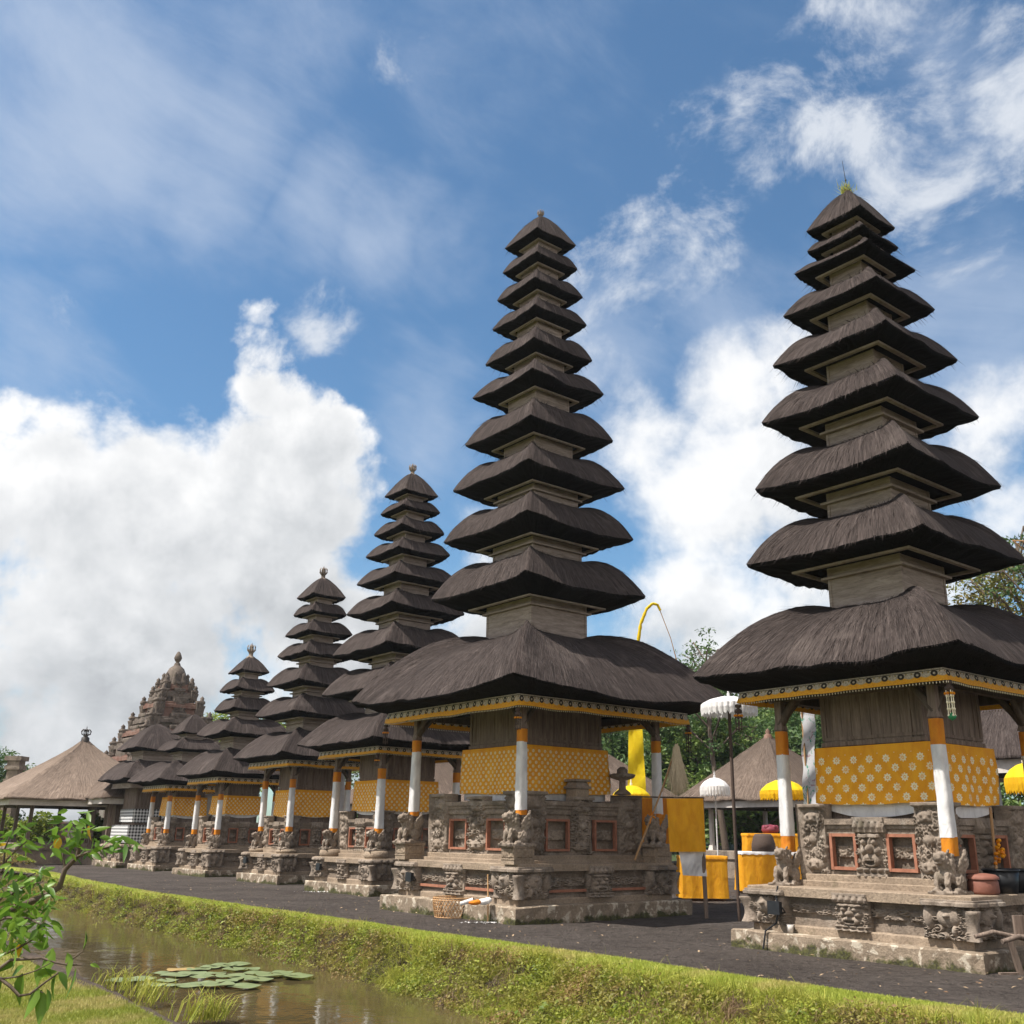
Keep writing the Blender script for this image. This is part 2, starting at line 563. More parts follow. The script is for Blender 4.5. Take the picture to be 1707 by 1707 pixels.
M_WHITE = mat_cloth('white_cotton', (0.60, 0.59, 0.59), (0.78, 0.77, 0.76), 0.2)
M_YELLOW = mat_cloth('saffron_cloth', (0.76, 0.33, 0.014), (0.88, 0.43, 0.02), 0.3)
M_LEMON = mat_cloth('lemon_yellow_cloth', (0.80, 0.56, 0.01), (0.90, 0.68, 0.02), 0.35)
M_ORANGE = mat_cloth('orange_cloth', (0.62, 0.20, 0.02), (0.74, 0.29, 0.02), 0.3)


def mat_brocade():
    """saffron cloth printed with staggered pale rosettes"""
    m, g = new_mat('printed_saffron_cloth')
    s = g.sep(tc(g, 'UV'))
    u = g.m('DIVIDE', s[0], 0.225)
    vv = g.m('DIVIDE', s[1], 0.1125)
    row = g.m('FLOOR', vv)
    odd = g.m('MULTIPLY', g.m('MODULO', g.m('ABSOLUTE', row), 2.0), 0.5)
    fu = g.m('SUBTRACT', g.m('FRACT', g.m('ADD', u, odd)), 0.5)
    fv = g.m('SUBTRACT', g.m('FRACT', vv), 0.5)
    x = g.m('MULTIPLY', fu, 2.0)
    r = g.m('SQRT', g.m('ADD', g.m('MULTIPLY', x, x), g.m('MULTIPLY', fv, fv)))
    th = g.m('ARCTAN2', fv, x)
    pet = g.m('ADD', 0.39, g.m('MULTIPLY', g.m('COSINE', g.m('MULTIPLY', th, 8.0)), 0.07))
    inside = g.m('LESS_THAN', r, pet)
    hole = g.m('LESS_THAN', g.m('ABSOLUTE', g.m('SUBTRACT', r, 0.13)), 0.035)
    keep = g.m('SUBTRACT', inside, hole, clamp=True)
    # a plain hem along the top
    keep = g.m('MULTIPLY', keep, g.m('LESS_THAN', s[1], -0.10))
    wear = g.noise(tc(g, 'UV'), 9, 4, 0.6)
    keep = g.m('MULTIPLY', keep, g.rng(wear, 0.30, 0.5, 0.35, 1.0))
    n = g.noise(g.mapping(tc(g, 'Object'), (3, 3, 1.4)), 2.2, 5, 0.55, 0.6)
    base = g.mix(g.rng(n, 0.35, 0.65), (0.82, 0.335, 0.012), (0.92, 0.43, 0.017))
    c = g.mix(keep, base, (0.93, 0.83, 0.56))
    finish(g, c, g.mix(keep, (0.75, 0.75, 0.75), (0.38, 0.38, 0.38)), n, 0.5, 0.06, 0, 0.35, 0.22)
    return m


M_BROCADE = mat_brocade()


def mat_valance():
    """eave hanging: pale band with round dark medallions above a scalloped yellow strip (uv: metres, 0..1 up)"""
    m, g = new_mat('eave_hanging')
    s = g.sep(tc(g, 'UV'))
    cell = g.m('SUBTRACT', g.m('FRACT', g.m('DIVIDE', s[0], 0.255)), 0.5)
    x = g.m('MULTIPLY', cell, 0.255)
    y = g.m('MULTIPLY', s[1], 0.21)
    # scallop edge: the pale band dips between the medallions
    edge = g.m('ADD', 0.098, g.m('MULTIPLY', g.m('COSINE', g.m('MULTIPLY', cell, 6.2832)), 0.018))
    up_ = g.m('GREATER_THAN', y, edge)
    trim = g.m('LESS_THAN', g.m('ABSOLUTE', g.m('SUBTRACT', y, edge)), 0.006)
    r = g.m('SQRT', g.m('ADD', g.m('MULTIPLY', x, x), g.m('POWER', g.m('SUBTRACT', y, 0.132), 2.0)))
    ringm = g.m('LESS_THAN', g.m('ABSOLUTE', g.m('SUBTRACT', r, 0.036)), 0.017)
    dots = g.m('LESS_THAN', g.m('ABSOLUTE', g.m('SUBTRACT', g.m('ABSOLUTE', x), 0.085)), 0.012)
    dots = g.m('MULTIPLY', dots, g.m('LESS_THAN', g.m('ABSOLUTE', g.m('SUBTRACT', y, 0.16)), 0.012))
    lace = g.noise(g.mapping(tc(g, 'UV'), (40, 6, 1)), 1.0, 4, 0.6)
    pale = g.mix(g.rng(lace, 0.4, 0.62), (0.36, 0.30, 0.24), (0.66, 0.58, 0.47))
    pale = g.mix(g.m('LESS_THAN', g.m('ABSOLUTE', g.m('SUBTRACT', y, 0.185)), 0.007), pale, (0.10, 0.08, 0.05))
    yel = g.mix(g.rng(lace, 0.4, 0.6), (0.72, 0.30, 0.012), (0.85, 0.42, 0.02))
    c = g.mix(up_, yel, pale)
    c = g.mix(trim, c, (0.55, 0.42, 0.20))
    c = g.mix(dots, c, (0.30, 0.20, 0.05))
    c = g.mix(ringm, c, (0.035, 0.028, 0.022))
    finish(g, c, 0.6, lace, 0.3, 0.02, 0, 0.35, 0.12)
    return m


M_VALANCE = mat_valance()


def mat_poleng():
    m, g = new_mat('black_white_check_cloth')
    ch = g.sep(tc(g, 'UV'))
    a = g.m('GREATER_THAN', g.m('FRACT', g.m('DIVIDE', ch[0], 0.14)), 0.5)
    b = g.m('GREATER_THAN', g.m('FRACT', g.m('DIVIDE', ch[1], 0.14)), 0.5)
    k = g.m('MULTIPLY', g.m('ADD', a, b), 0.5)
    c = g.mix(k, (0.72, 0.72, 0.72), (0.012, 0.012, 0.014))
    finish(g, c, 0.8, g.noise(tc(g), 6, 4), 0.3, 0.03)
    return m


M_POLENG = mat_poleng()


def mat_ground():
    m, g = new_mat('dark_volcanic_gravel')
    P = pos(g)
    n = g.noise(P, 0.55, 8, 0.65, 0.3)
    f = g.noise(P, 38, 6, 0.7)
    q = g.noise(g.mapping(P, (1, 1, 1)), 6.5, 8, 0.68, 0.8)
    c = g.mix(g.rng(n, 0.35, 0.65), (0.080, 0.065, 0.056), (0.155, 0.129, 0.112))
    c = g.mix(g.rng(f, 0.42, 0.72, 0, 0.7), c, (0.20, 0.172, 0.155))
    c = g.mix(g.rng(q, 0.50, 0.64, 0, 0.6), c, (0.040, 0.033, 0.029))
    v = g.n('ShaderNodeTexVoronoi')
    g.set(v.inputs['Vector'], P); v.inputs['Scale'].default_value = 5.5
    c = g.mix(g.m('MULTIPLY', g.m('LESS_THAN', v.outputs['Distance'], 0.075), g.m('GREATER_THAN', g.sep(v.outputs['Color'])[0], 0.72)), c, (0.30, 0.24, 0.17))
    h = g.m('ADD', g.m('MULTIPLY', q, 2.4), g.m('MULTIPLY', f, 0.6))
    finish(g, c, 0.97, h, 1.0, 0.16, 0, 0.12)
    return m


M_GRAVEL = mat_ground()


def mat_turf(name, a, b, dry):
    m, g = new_mat(name)
    P = pos(g)
    n = g.noise(P, 0.9, 7, 0.6, 0.3)
    f = g.noise(P, 45, 6, 0.7)
    d = g.noise(P, 2.6, 6, 0.6)
    c = g.mix(g.rng(n, 0.35, 0.65), a, b)
    c = g.mix(g.rng(d, 0.5, 0.68, 0, 0.75), c, dry)
    c = g.mix(g.rng(f, 0.35, 0.65, 0.0, 0.5), c, tuple(x * 0.45 for x in a))
    finish(g, c, 0.9, f, 0.8, 0.03, 0, 0.15)
    return m


M_TURF = mat_turf('mown_turf', (0.19, 0.25, 0.025), (0.27, 0.32, 0.04), (0.33, 0.31, 0.08))
M_LAWN = mat_turf('lawn_turf', (0.15, 0.18, 0.025), (0.22, 0.235, 0.04), (0.33, 0.28, 0.10))
M_EARTH = simple('bank_earth', (0.035, 0.027, 0.015), (0.085, 0.06, 0.034), 6, 0.95, 0.8, 0.06, 'Object')
M_KERB = mat_stone('kerb_stone', (0.045, 0.034, 0.026), (0.095, 0.072, 0.056), 0.6)


def mat_water():
    m, g = new_mat('muddy_pond_water')
    P = pos(g)
    a = g.noise(g.mapping(P, (1, 1, 1)), 1.1, 4, 0.55, 0.5)
    b = g.noise(P, 7.5, 3, 0.5, 0.3)
    w = g.n('ShaderNodeTexWave', wave_type='RINGS')
    c = g.mix(g.rng(g.noise(P, 0.5, 4, 0.6), 0.3, 0.7), (0.050, 0.040, 0.017), (0.080, 0.062, 0.028))
    h = g.m('ADD', g.m('MULTIPLY', a, 1.0), g.m('MULTIPLY', b, 0.10))
    p = g.n('ShaderNodeBsdfPrincipled')
    g.set(p.inputs['Base Color'], c)
    p.inputs['Roughness'].default_value = 0.06
    p.inputs['IOR'].default_value = 1.33
    p.inputs['Specular IOR Level'].default_value = 0.5
    bm = g.n('ShaderNodeBump')
    bm.inputs['Strength'].default_value = 0.12
    bm.inputs['Distance'].default_value = 0.10
    g.set(bm.inputs['Height'], h)
    g.set(p.inputs['Normal'], bm.outputs[0])
    o = g.n('ShaderNodeOutputMaterial')
    g.set(o.inputs[0], p.outputs[0])
    return m


M_WATER = mat_water()


def mat_leaf(name, a, b, c3=None, trans=0.35, rough=0.5, scale=3.0):
    m, g = new_mat(name)
    inf = g.n('ShaderNodeNewGeometry').outputs['Random Per Island']
    n = g.noise(pos(g), scale * 0.35, 4, 0.6)
    c = g.mix(inf, a, b)
    if c3: c = g.mix(g.rng(n, 0.45, 0.62), c, c3)
    finish(g, c, rough, None, 0, 0, 0, 0.35, trans)
    return m


M_LEAF = mat_leaf('forest_leaves', (0.045, 0.10, 0.022), (0.105, 0.18, 0.04), (0.17, 0.23, 0.045))
M_LEAF2 = mat_leaf('dark_leaves', (0.035, 0.082, 0.024), (0.075, 0.14, 0.038), (0.12, 0.185, 0.05))
M_LEAF3 = mat_leaf('golden_green_leaves', (0.09, 0.12, 0.022), (0.20, 0.20, 0.04), (0.26, 0.19, 0.055))
M_SHRUB = mat_leaf('shrub_leaves', (0.065, 0.145, 0.018), (0.17, 0.28, 0.035), None, 0.45, 0.4)
M_SHRUBY = mat_leaf('yellowed_shrub_leaves', (0.50, 0.30, 0.02), (0.6, 0.36, 0.02), None, 0.35)
M_HEDGE = mat_leaf('yellow_green_hedge_leaves', (0.10, 0.16, 0.02), (0.26, 0.30, 0.03), None, 0.4)
M_BLADE = mat_leaf('bank_grass_blades', (0.20, 0.25, 0.025), (0.48, 0.45, 0.09), None, 0.35, 0.6)
M_BLADED = mat_leaf('dry_grass_blades', (0.15, 0.09, 0.05), (0.34, 0.23, 0.12), (0.10, 0.065, 0.055), 0.25, 0.7)
M_WEED = mat_leaf('bank_weed_leaves', (0.11, 0.155, 0.018), (0.33, 0.36, 0.045), (0.25, 0.17, 0.06), 0.4, 0.55, 3.0)
M_WITHER = mat_leaf('withered_stalks', (0.040, 0.028, 0.026), (0.12, 0.085, 0.07), None, 0.15, 0.8)
M_FALLEN = mat_leaf('fallen_dry_leaves', (0.16, 0.09, 0.045), (0.42, 0.32, 0.20), None, 0.1, 0.8)
M_TURFBL = mat_leaf('turf_blades', (0.29, 0.35, 0.045), (0.42, 0.45, 0.085), (0.46, 0.41, 0.13), 0.35, 0.6)
M_LAWNBL = mat_leaf('lawn_blades', (0.20, 0.25, 0.03), (0.32, 0.33, 0.06), (0.42, 0.36, 0.13), 0.35, 0.6)
M_BARK = mat_wood('bark', (0.07, 0.05, 0.037), (0.14, 0.11, 0.085))
M_LILY = simple('lily_pad', (0.11, 0.15, 0.06), (0.19, 0.22, 0.10), 5, 0.4, 0.2)
M_LILYE = simple('old_lily_pad', (0.28, 0.20, 0.06), (0.34, 0.22, 0.09), 9, 0.5, 0.2)
M_BLACK = simple('black_plastic', (0.012, 0.013, 0.015), (0.02, 0.021, 0.024), 9, 0.45, 0.1)
M_DRED = simple('dark_red_offering', (0.10, 0.02, 0.03), (0.2, 0.03, 0.05), 9, 0.6, 0.1)
M_RED = simple('red_plastic', (0.55, 0.02, 0.05), (0.6, 0.03, 0.06), 9, 0.4, 0.05)
M_CLAY = simple('brown_clay', (0.15, 0.058, 0.04), (0.22, 0.09, 0.062), 12, 0.7, 0.2)
M_BASKET = simple('dark_brown_wicker', (0.045, 0.03, 0.024), (0.085, 0.058, 0.045), 60, 0.8, 0.6)
M_CANE = simple('golden_cane', (0.40, 0.22, 0.10), (0.58, 0.36, 0.18), 14, 0.55, 0.2)
M_HAIR = simple('pale_fibre_plume', (0.45, 0.37, 0.25), (0.66, 0.56, 0.40), 60, 0.8, 0.3, 0.01, 'Object', (1, 1, 0.1))
M_PAINT = simple('grey_white_paint', (0.42, 0.38, 0.34), (0.56, 0.52, 0.48), 4, 0.7, 0.1)
M_CROWNIRON = simple('dark_crown_metal', (0.02, 0.016, 0.014), (0.05, 0.04, 0.032), 20, 0.6, 0.2)
M_BEAD = simple('gilt_beads', (0.70, 0.62, 0.42), (0.85, 0.78, 0.6), 30, 0.35, 0.1)
M_GREENBEAD = simple('green_tassel', (0.02, 0.16, 0.06), (0.03, 0.22, 0.09), 30, 0.5, 0.1)
M_FLOWER = mat_leaf('orange_marigold', (0.75, 0.25, 0.01), (0.85, 0.42, 0.01))
M_PLASTER = simple('pale_plaster_wall', (0.36, 0.34, 0.34), (0.46, 0.44, 0.44), 3, 0.85, 0.1)


def mat_banner():
    m, g = new_mat('painted_white_banner')
    uv = tc(g, 'UV')
    n = g.noise(g.mapping(uv, (7, 3.2, 1)), 1.0, 5, 0.6, 2.2)
    n2 = g.noise(g.mapping(uv, (6, 4, 1), (3, 7, 0)), 1.0, 4, 0.6, 1.5)
    c = g.mix(g.rng(n, 0.56, 0.60), (0.70, 0.70, 0.72), (0.10, 0.38, 0.26))
    c = g.mix(g.rng(n2, 0.60, 0.64), c, (0.48, 0.33, 0.36))
    finish(g, c, 0.7, None, 0, 0, 0, 0.3, 0.3)
    return m


M_BANNER = mat_banner()

# ------------------------------------------------------------------ the ground
EU, EV = np.array([-0.632, 0.775]), np.array([-0.775, -0.632])   # along the row of towers; towards the pond


def UVXY(u, v):
    return u[..., None] * EU + v[..., None] * EV


def v_water(u):
    return np.minimum(-9.35 + 1.3 * np.exp(-(u - 10.8) / 9.0), -7.4)


def v_kerb(u):
    return np.where(u > 8, -4.40 - 0.055 * (u - 11.7), -4.2)


WATER_Z = -0.55
V_EDGE = -9.97


def wob(u, f, s):
    return np.sin(u * f + s) * 0.5 + np.sin(u * f * 2.3 + 2 * s) * 0.3 + np.sin(u * f * 5.1 + 3 * s) * 0.2


def v_edge(u):
    return V_EDGE + 0.07 * wob(u, 0.9, 1.0) - 1.3 * np.clip((u - 26) / 16, 0, 1) ** 1.5


def z_bank(u, v):
    """ground height from the gravel edge across the bank to the pond bed"""
    e = v_edge(u)
    w = np.maximum(v_water(u) + 0.10 * wob(u, 1.9, 0.4), e + 1.25)
    k = [e, e + 0.16, e + 0.55, e + 0.74, e + 0.74 + 0.42 * (w - 0.2 - e - 0.74), w - 0.2, w + 0.1, np.full_like(u, 90.0)]
    zz = [0.012, 0.055, 0.045, -0.05, -0.36, -0.58, -0.85, -0.85]
    out = np.full(np.broadcast(u, v).shape, 0.012)
    for i in range(len(k) - 1):
        t = np.clip((v - k[i]) / np.maximum(k[i + 1] - k[i], 1e-3), 0, 1)
        out = np.where(v >= k[i], zz[i] + (zz[i + 1] - zz[i]) * t, out)
    return out


def sheet(us, vs, zf):
    U, Vv = np.meshgrid(us, vs, indexing='ij')
    XY = UVXY(U, Vv)
    Z = zf(U, Vv)
    return np.concatenate([XY, Z[..., None]], -1)


mb = MB()
us = np.concatenate([np.array([-900, -300, -120]), np.arange(-60, 80, 0.25), np.array([120, 300, 900])])
vs = np.concatenate([-np.array([1200, 600, 300, 150, 90, 60, 40, 30.0]), np.linspace(-22, -9.9, 60)])
P = sheet(us, vs, lambda u, v: np.where(np.abs(v + 16) < 7, 0.012 * noise3(np.stack([u, v, 0 * u], -1), 2.2, 3, 3), 0.0))
P[:, -1, :2] = UVXY(us, v_edge(us) + 0.02)
mb.grid(P)
mb.build('gravel_yard', M_GRAVEL, kind='structure')

mb = MB()
us = np.concatenate([np.array([-300, -120]), np.arange(-40, 90, 0.2), np.array([120, 300])])
t = np.linspace(0, 1, 60)
U = np.repeat(us[:, None], 60, 1)
VV = v_edge(us)[:, None] + 0.0 + t[None, :] * (v_kerb(us) + 0.1 - v_edge(us))[:, None]
XY = UVXY(U, VV)
Z = z_bank(U, VV)
Z = Z + np.where((Z < 0.03) & (Z > -0.6), 0.11 * noise3(np.stack([U, VV, 0 * U], -1), 2.8, 9, 3) * np.clip((VV - v_edge(us)[:, None] - 0.75) / 0.3, 0, 1), 0)
mb.grid(np.concatenate([XY, Z[..., None]], -1))
mb.build('pond_bank', M_EARTH, kind='structure')

mb = MB()
tt = np.linspace(0, 1, 6)
U = np.repeat(us[:, None], 6, 1)
VV = v_edge(us)[:, None] - 0.05 + tt[None, :] * 0.80
Z = z_bank(U, np.maximum(VV, v_edge(us)[:, None])) + 0.014 + 0.012 * noise3(np.stack([U, VV, 0 * U], -1), 5.0, 2, 2)
Z[:, 0] = 0.0
mb.grid(np.concatenate([UVXY(U, VV), Z[..., None]], -1))
mb.build('grass_verge', M_TURF, kind='structure')

mb = MB()
P = sheet(np.array([-300.0, 300.0]), np.array([-11.0, -3.9]), lambda u, v: np.full_like(u, WATER_Z))
mb.grid(P)
mb.build('pond_water', M_WATER, kind='structure')

LAWN_Z = -0.32
mb = MB()
usl = np.concatenate([np.array([-900, -300, -60]), np.arange(-20, 60, 0.4), np.array([120, 300, 900])])
tl = np.linspace(0, 1, 44)
VV = v_kerb(usl)[:, None] + 0.13 + tl[None, :] * 13
U = np.repeat(usl[:, None], len(tl), 1)
Z = LAWN_Z + 0.03 * noise3(np.stack([U, VV, 0 * U], -1), 0.5, 5, 2)
mb.grid(np.concatenate([UVXY(U, VV), Z[..., None]], -1))
mb.build('near_lawn', M_LAWN, kind='structure')
mb = MB()
P = sheet(np.array([-900.0, -300, -60, 0, 60, 300, 900]), np.array([7.5, 20, 60, 200, 900.0]), lambda u, v: np.full_like(u, LAWN_Z - 0.05))
mb.grid(P)
mb.build('earth_path', M_GRAVEL, kind='structure')

mb = MB()
usk = np.arange(-20, 60, 0.35)
prof = [(-0.07, -1.0), (-0.07, -0.33), (-0.05, -0.306), (0.10, -0.300), (0.15, -0.33), (0.15, -1.0)]
P = np.array([[[*(u * EU + (float(v_kerb(np.array(u))) + a + 0.018 * math.sin(u * 3.1) + 0.012 * math.sin(u * 8.7)) * EV), z + 0.012 * math.sin(u * 5.3)] for a, z in prof] for u in usk])
mb.grid(P, smooth=False)
mb.build('pond_kerb', M_KERB, kind='structure')

# ------------------------------------------------------------------ carved stone
def curls(U, V, asp, seed, n, rmin, rmax):
    r = np.random.default_rng(seed)
    X = U * asp
    Hh = np.zeros_like(U)
    for _ in range(n):
        cx, cy = r.random() * asp, r.random()
        rad = rmin + (rmax - rmin) * r.random()
        sg = r.choice([-1, 1])
        d = np.hypot(X - cx, V - cy)
        th = np.arctan2(V - cy, X - cx)
        sp_ = np.clip(0.5 + 0.75 * np.cos(2 * math.pi * d / rad * 1.5 - th * sg), 0, 1)
        h = np.sqrt(np.clip(1 - (d / rad) ** 2, 0, 1)) * (0.15 + 0.85 * sp_)
        Hh = np.maximum(Hh, h * (0.7 + 0.3 * r.random()))
    return Hh


def bump(U, V, cx, cy, rx, ry, p=1.0):
    return np.clip(1 - ((U - cx) / rx) ** 2 - ((V - cy) / ry) ** 2, 0, 1) ** (0.5 * p)


def mask_map(U, V, seed):
    """guardian face: crown of leaves, bulging ringed eyes, broad nose, toothed mouth, curling beard"""
    Hh = 0.42 * curls(U, V, 1.0, seed, 70, 0.05, 0.11)
    face = bump(U, V, 0.5, 0.44, 0.42, 0.42)
    Hh = np.maximum(Hh, 0.35 * face)
    for sx in (0.33, 0.67):
        d = np.hypot((U - sx) / 1.0, (V - 0.57))
        Hh = np.maximum(Hh, 0.80 * bump(U, V, sx, 0.57, 0.085, 0.075) * (d > 0) + 0.18 * (np.abs(d - 0.105) < 0.02))
        Hh = np.maximum(Hh, 0.62 * bump(U, V, 0.5 + (sx - 0.5) * 1.25, 0.43, 0.11, 0.10))
        brow = np.abs(V - 0.675 - 0.5 * (np.abs(U - 0.5) - 0.17) ** 2)
        Hh = np.maximum(Hh, np.where((np.abs(U - sx) < 0.15) & (brow < 0.03), 0.66, 0))
    Hh = np.maximum(Hh, 0.95 * bump(U, V, 0.5, 0.46, 0.11, 0.10))
    Hh = np.maximum(Hh, 0.62 * bump(U, V, 0.5, 0.54, 0.05, 0.14))
    lip = bump(U, V, 0.5, 0.27, 0.27, 0.12, 0.3)
    Hh = np.maximum(Hh, 0.62 * lip)
    mouth = bump(U, V, 0.5, 0.255, 0.20, 0.06, 0.2) > 0
    teeth = 0.42 + 0.16 * (np.abs(np.sin(U * 48)) > 0.35)
    Hh = np.where(mouth, np.where(V > 0.265, teeth, 0.12), Hh)
    for sx in (0.31, 0.69):
        Hh = np.maximum(Hh, 0.72 * bump(U, V, sx, 0.25, 0.03, 0.09))
    crown = (V > 0.74) * (0.42 + 0.28 * np.abs(np.sin(U * 16 + 0.3)) * np.clip(1 - np.abs(V - 0.83) * 7, 0, 1))
    Hh = np.maximum(Hh, crown * (V < 0.93))
    Hh = np.maximum(Hh, (V > 0.92) * 0.5)
    beard = (V < 0.14) * (0.35 + 0.3 * np.abs(np.sin(U * 14)) * np.abs(np.cos(V * 26)))
    return np.maximum(Hh, beard)


def corner_map(U, V, seed):
    """U 0..2 wraps the corner: an elephant-like head with trunk on the edge and rolled leaves behind it"""
    Hh = 0.62 * curls(U / 2, V, 2.0, seed, 110, 0.06, 0.13)
    for cx in (0.55, 1.45):
        Hh = np.maximum(Hh, 0.78 * bump(U, V, cx, 0.55, 0.30, 0.27) * 0.8)
        Hh = np.maximum(Hh, 0.95 * bump(U, V, cx, 0.60, 0.10, 0.09))
        Hh = np.maximum(Hh, 0.5 * (np.abs(np.hypot(U - cx, V - 0.60) - 0.145) < 0.03))
        Hh = np.maximum(Hh, 0.7 * bump(U, V, 1 + (cx - 1) * 0.72, 0.22, 0.07, 0.17))
    trunk = np.exp(-((U - 1) / 0.13) ** 2) * np.clip(0.9 - 0.3 * np.sin(V * 5), 0, 1) * (V < 0.75)
    Hh = np.maximum(Hh, trunk)
    Hh = np.maximum(Hh, (V > 0.84) * (0.55 + 0.28 * np.abs(np.sin(U * 9)) * (V < 0.95)))
    ear = 0.6 * bump(U, V, 0.12, 0.55, 0.14, 0.34) + 0.6 * bump(U, V, 1.88, 0.55, 0.14, 0.34)
    return np.maximum(Hh, ear)


def pilaster_map(U, V, seed, asp=0.45):
    Hh = 0.65 * curls(U, V, asp, seed, 60, 0.035, 0.09)
    for cy, k in ((0.14, 1.0), (0.80, 0.8)):
        Hh = np.maximum(Hh, 0.75 * bump(U, V, 0.5, cy, 0.42, 0.10) * k)
        for sx in (0.34, 0.66): Hh = np.maximum(Hh, 0.95 * bump(U, V, sx, cy + 0.03, 0.10, 0.03) * k)
        Hh = np.maximum(Hh, 1.0 * bump(U, V, 0.5, cy - 0.02, 0.12, 0.035) * k)
        Hh = np.where((np.abs(U - 0.5) < 0.22) & (np.abs(V - cy + 0.075) < 0.014), 0.15, Hh)
    Hh = np.maximum(Hh, 0.7 * bump(U, V, 0.5, 0.5, 0.25, 0.08))
    return np.maximum(Hh, (V > 0.95) * 0.7)


def panel(mb, o, ux, n, w, h, fmap, depth, back, res, seed, base=0.0, bulge=0.0):
    """relief panel: o = lower left corner, ux = unit along, n = outward normal"""
    nu = max(8, int(res)); nv = max(8, int(res * min(2.2, max(0.4, h / w))))
    U, V = np.meshgrid(np.linspace(0, 1, nu), np.linspace(0, 1, nv))
    Hm = fmap(U, V, seed) * depth + base
    if bulge: Hm = Hm + bulge * (1 - (2 * U - 1) ** 2) * (0.5 + 0.5 * V)
    ux, n, o = np.array(ux, float), np.array(n, float), np.array(o, float)
    P = o + U[..., None] * w * ux + V[..., None] * h * np.array([0, 0, 1.0]) + Hm[..., None] * n
    E = np.pad(P, ((1, 1), (1, 1), (0, 0)), mode='edge')
    for sl_ in ((0, slice(None)), (-1, slice(None)), (slice(None), 0), (slice(None), -1)):
        q = E[sl_]
        E[sl_] = q - n * (((q - o) @ n)[:, None] + back)
    mb.grid(E, E[..., :2] * 0, smooth=True)


def corner_block(mb, k, h, w, z0, hz, depth, res, seed, fmap=corner_map, flare=0.0):
    """carved block that wraps corner k (0 = F, quarter turns on)"""
    nu, nv = int(res * 2), int(res)
    S, V = np.meshgrid(np.linspace(0, 2, nu), np.linspace(0, 1, nv))
    a = np.clip((S - 0.86) / 0.28, 0, 1) * math.pi / 2
    N = np.stack([np.cos(a), np.sin(a), 0 * a], -1)
    X = np.where(S < 1, h, h - (S - 1) * w)
    Y = np.where(S < 1, h - (1 - S) * w, h)
    Hm = fmap(S, V, seed) * depth + flare * V
    P = np.stack([X, Y, z0 + V * hz], -1) + Hm[..., None] * N
    E = np.pad(P, ((1, 1), (1, 1), (0, 0)), mode='edge')
    E[0, :, :2] = (h - w * 0.6); E[-1, :, :2] = (h - w * 0.6)
    E[:, 0, 0] = h - w * 0.5; E[:, -1, 1] = h - w * 0.5
    c, s = [(1, 0), (0, 1), (-1, 0), (0, -1)][k]
    E2 = E.copy()
    E2[..., 0] = c * E[..., 0] - s * E[..., 1]
    E2[..., 1] = s * E[..., 0] + c * E[..., 1]
    mb.grid(E2, E2[..., :2] * 0, smooth=True)


def sqring(mb, h, z0, z1, th=None, top=None):
    """square slab or hollow frame centred on the tower axis"""
    if th is None:
        mb.box((0, 0, (z0 + z1) / 2), (2 * h, 2 * h, z1 - z0), top=(top / h if top else 1.0))
    else:
        for s in (-1, 1):
            mb.box((s * (h - th / 2), 0, (z0 + z1) / 2), (th, 2 * h, z1 - z0))
            mb.box((0, s * (h - th / 2), (z0 + z1) / 2), (2 * h - 2 * th - 0.002, th, z1 - z0))


def rough_slab(mb, h, z0, z1, seed, amp=0.02, chamf=0.02):
    """square stone course with worn, slightly crooked edges"""
    n = 22
    prof = [(0, z0 - 0.05), (0, z0 + 0.3 * (z1 - z0)), (0, z1 - chamf), (-chamf, z1), (-h * 0.35, z1), (-h, z1)]
    s = np.linspace(-1, 1, n, endpoint=False)
    ringp = np.concatenate([np.stack([np.ones(n), s], -1), np.stack([-s, np.ones(n)], -1), np.stack([-np.ones(n), -s], -1), np.stack([s, -np.ones(n)], -1)])
    rows = []
    for d, z in prof:
        q = ringp * max(h + d, 0.01)
        p3 = np.concatenate([q, np.full((len(q), 1), z)], -1)
        k = amp if d > -h * 0.3 else 0
        ph = seed * 1.7
        p3[:, :2] *= (1 + k / h * noise3(p3 * np.array([1, 1, 0.6]) + ph, 6.0, seed, 3))[:, None]
        p3[:, 2] += (k * 0.5 * noise3(p3 + ph, 5.0, seed + 1, 2)) * (z > z0)
        rows.append(p3)
    mb.grid(np.array(rows), None, closed=True, smooth=False)


# ------------------------------------------------------------------ winged lion (one body, grown from overlapping volumes)
def rotm(ax, ang):
    return np.array(Matrix.Rotation(ang, 3, ax))


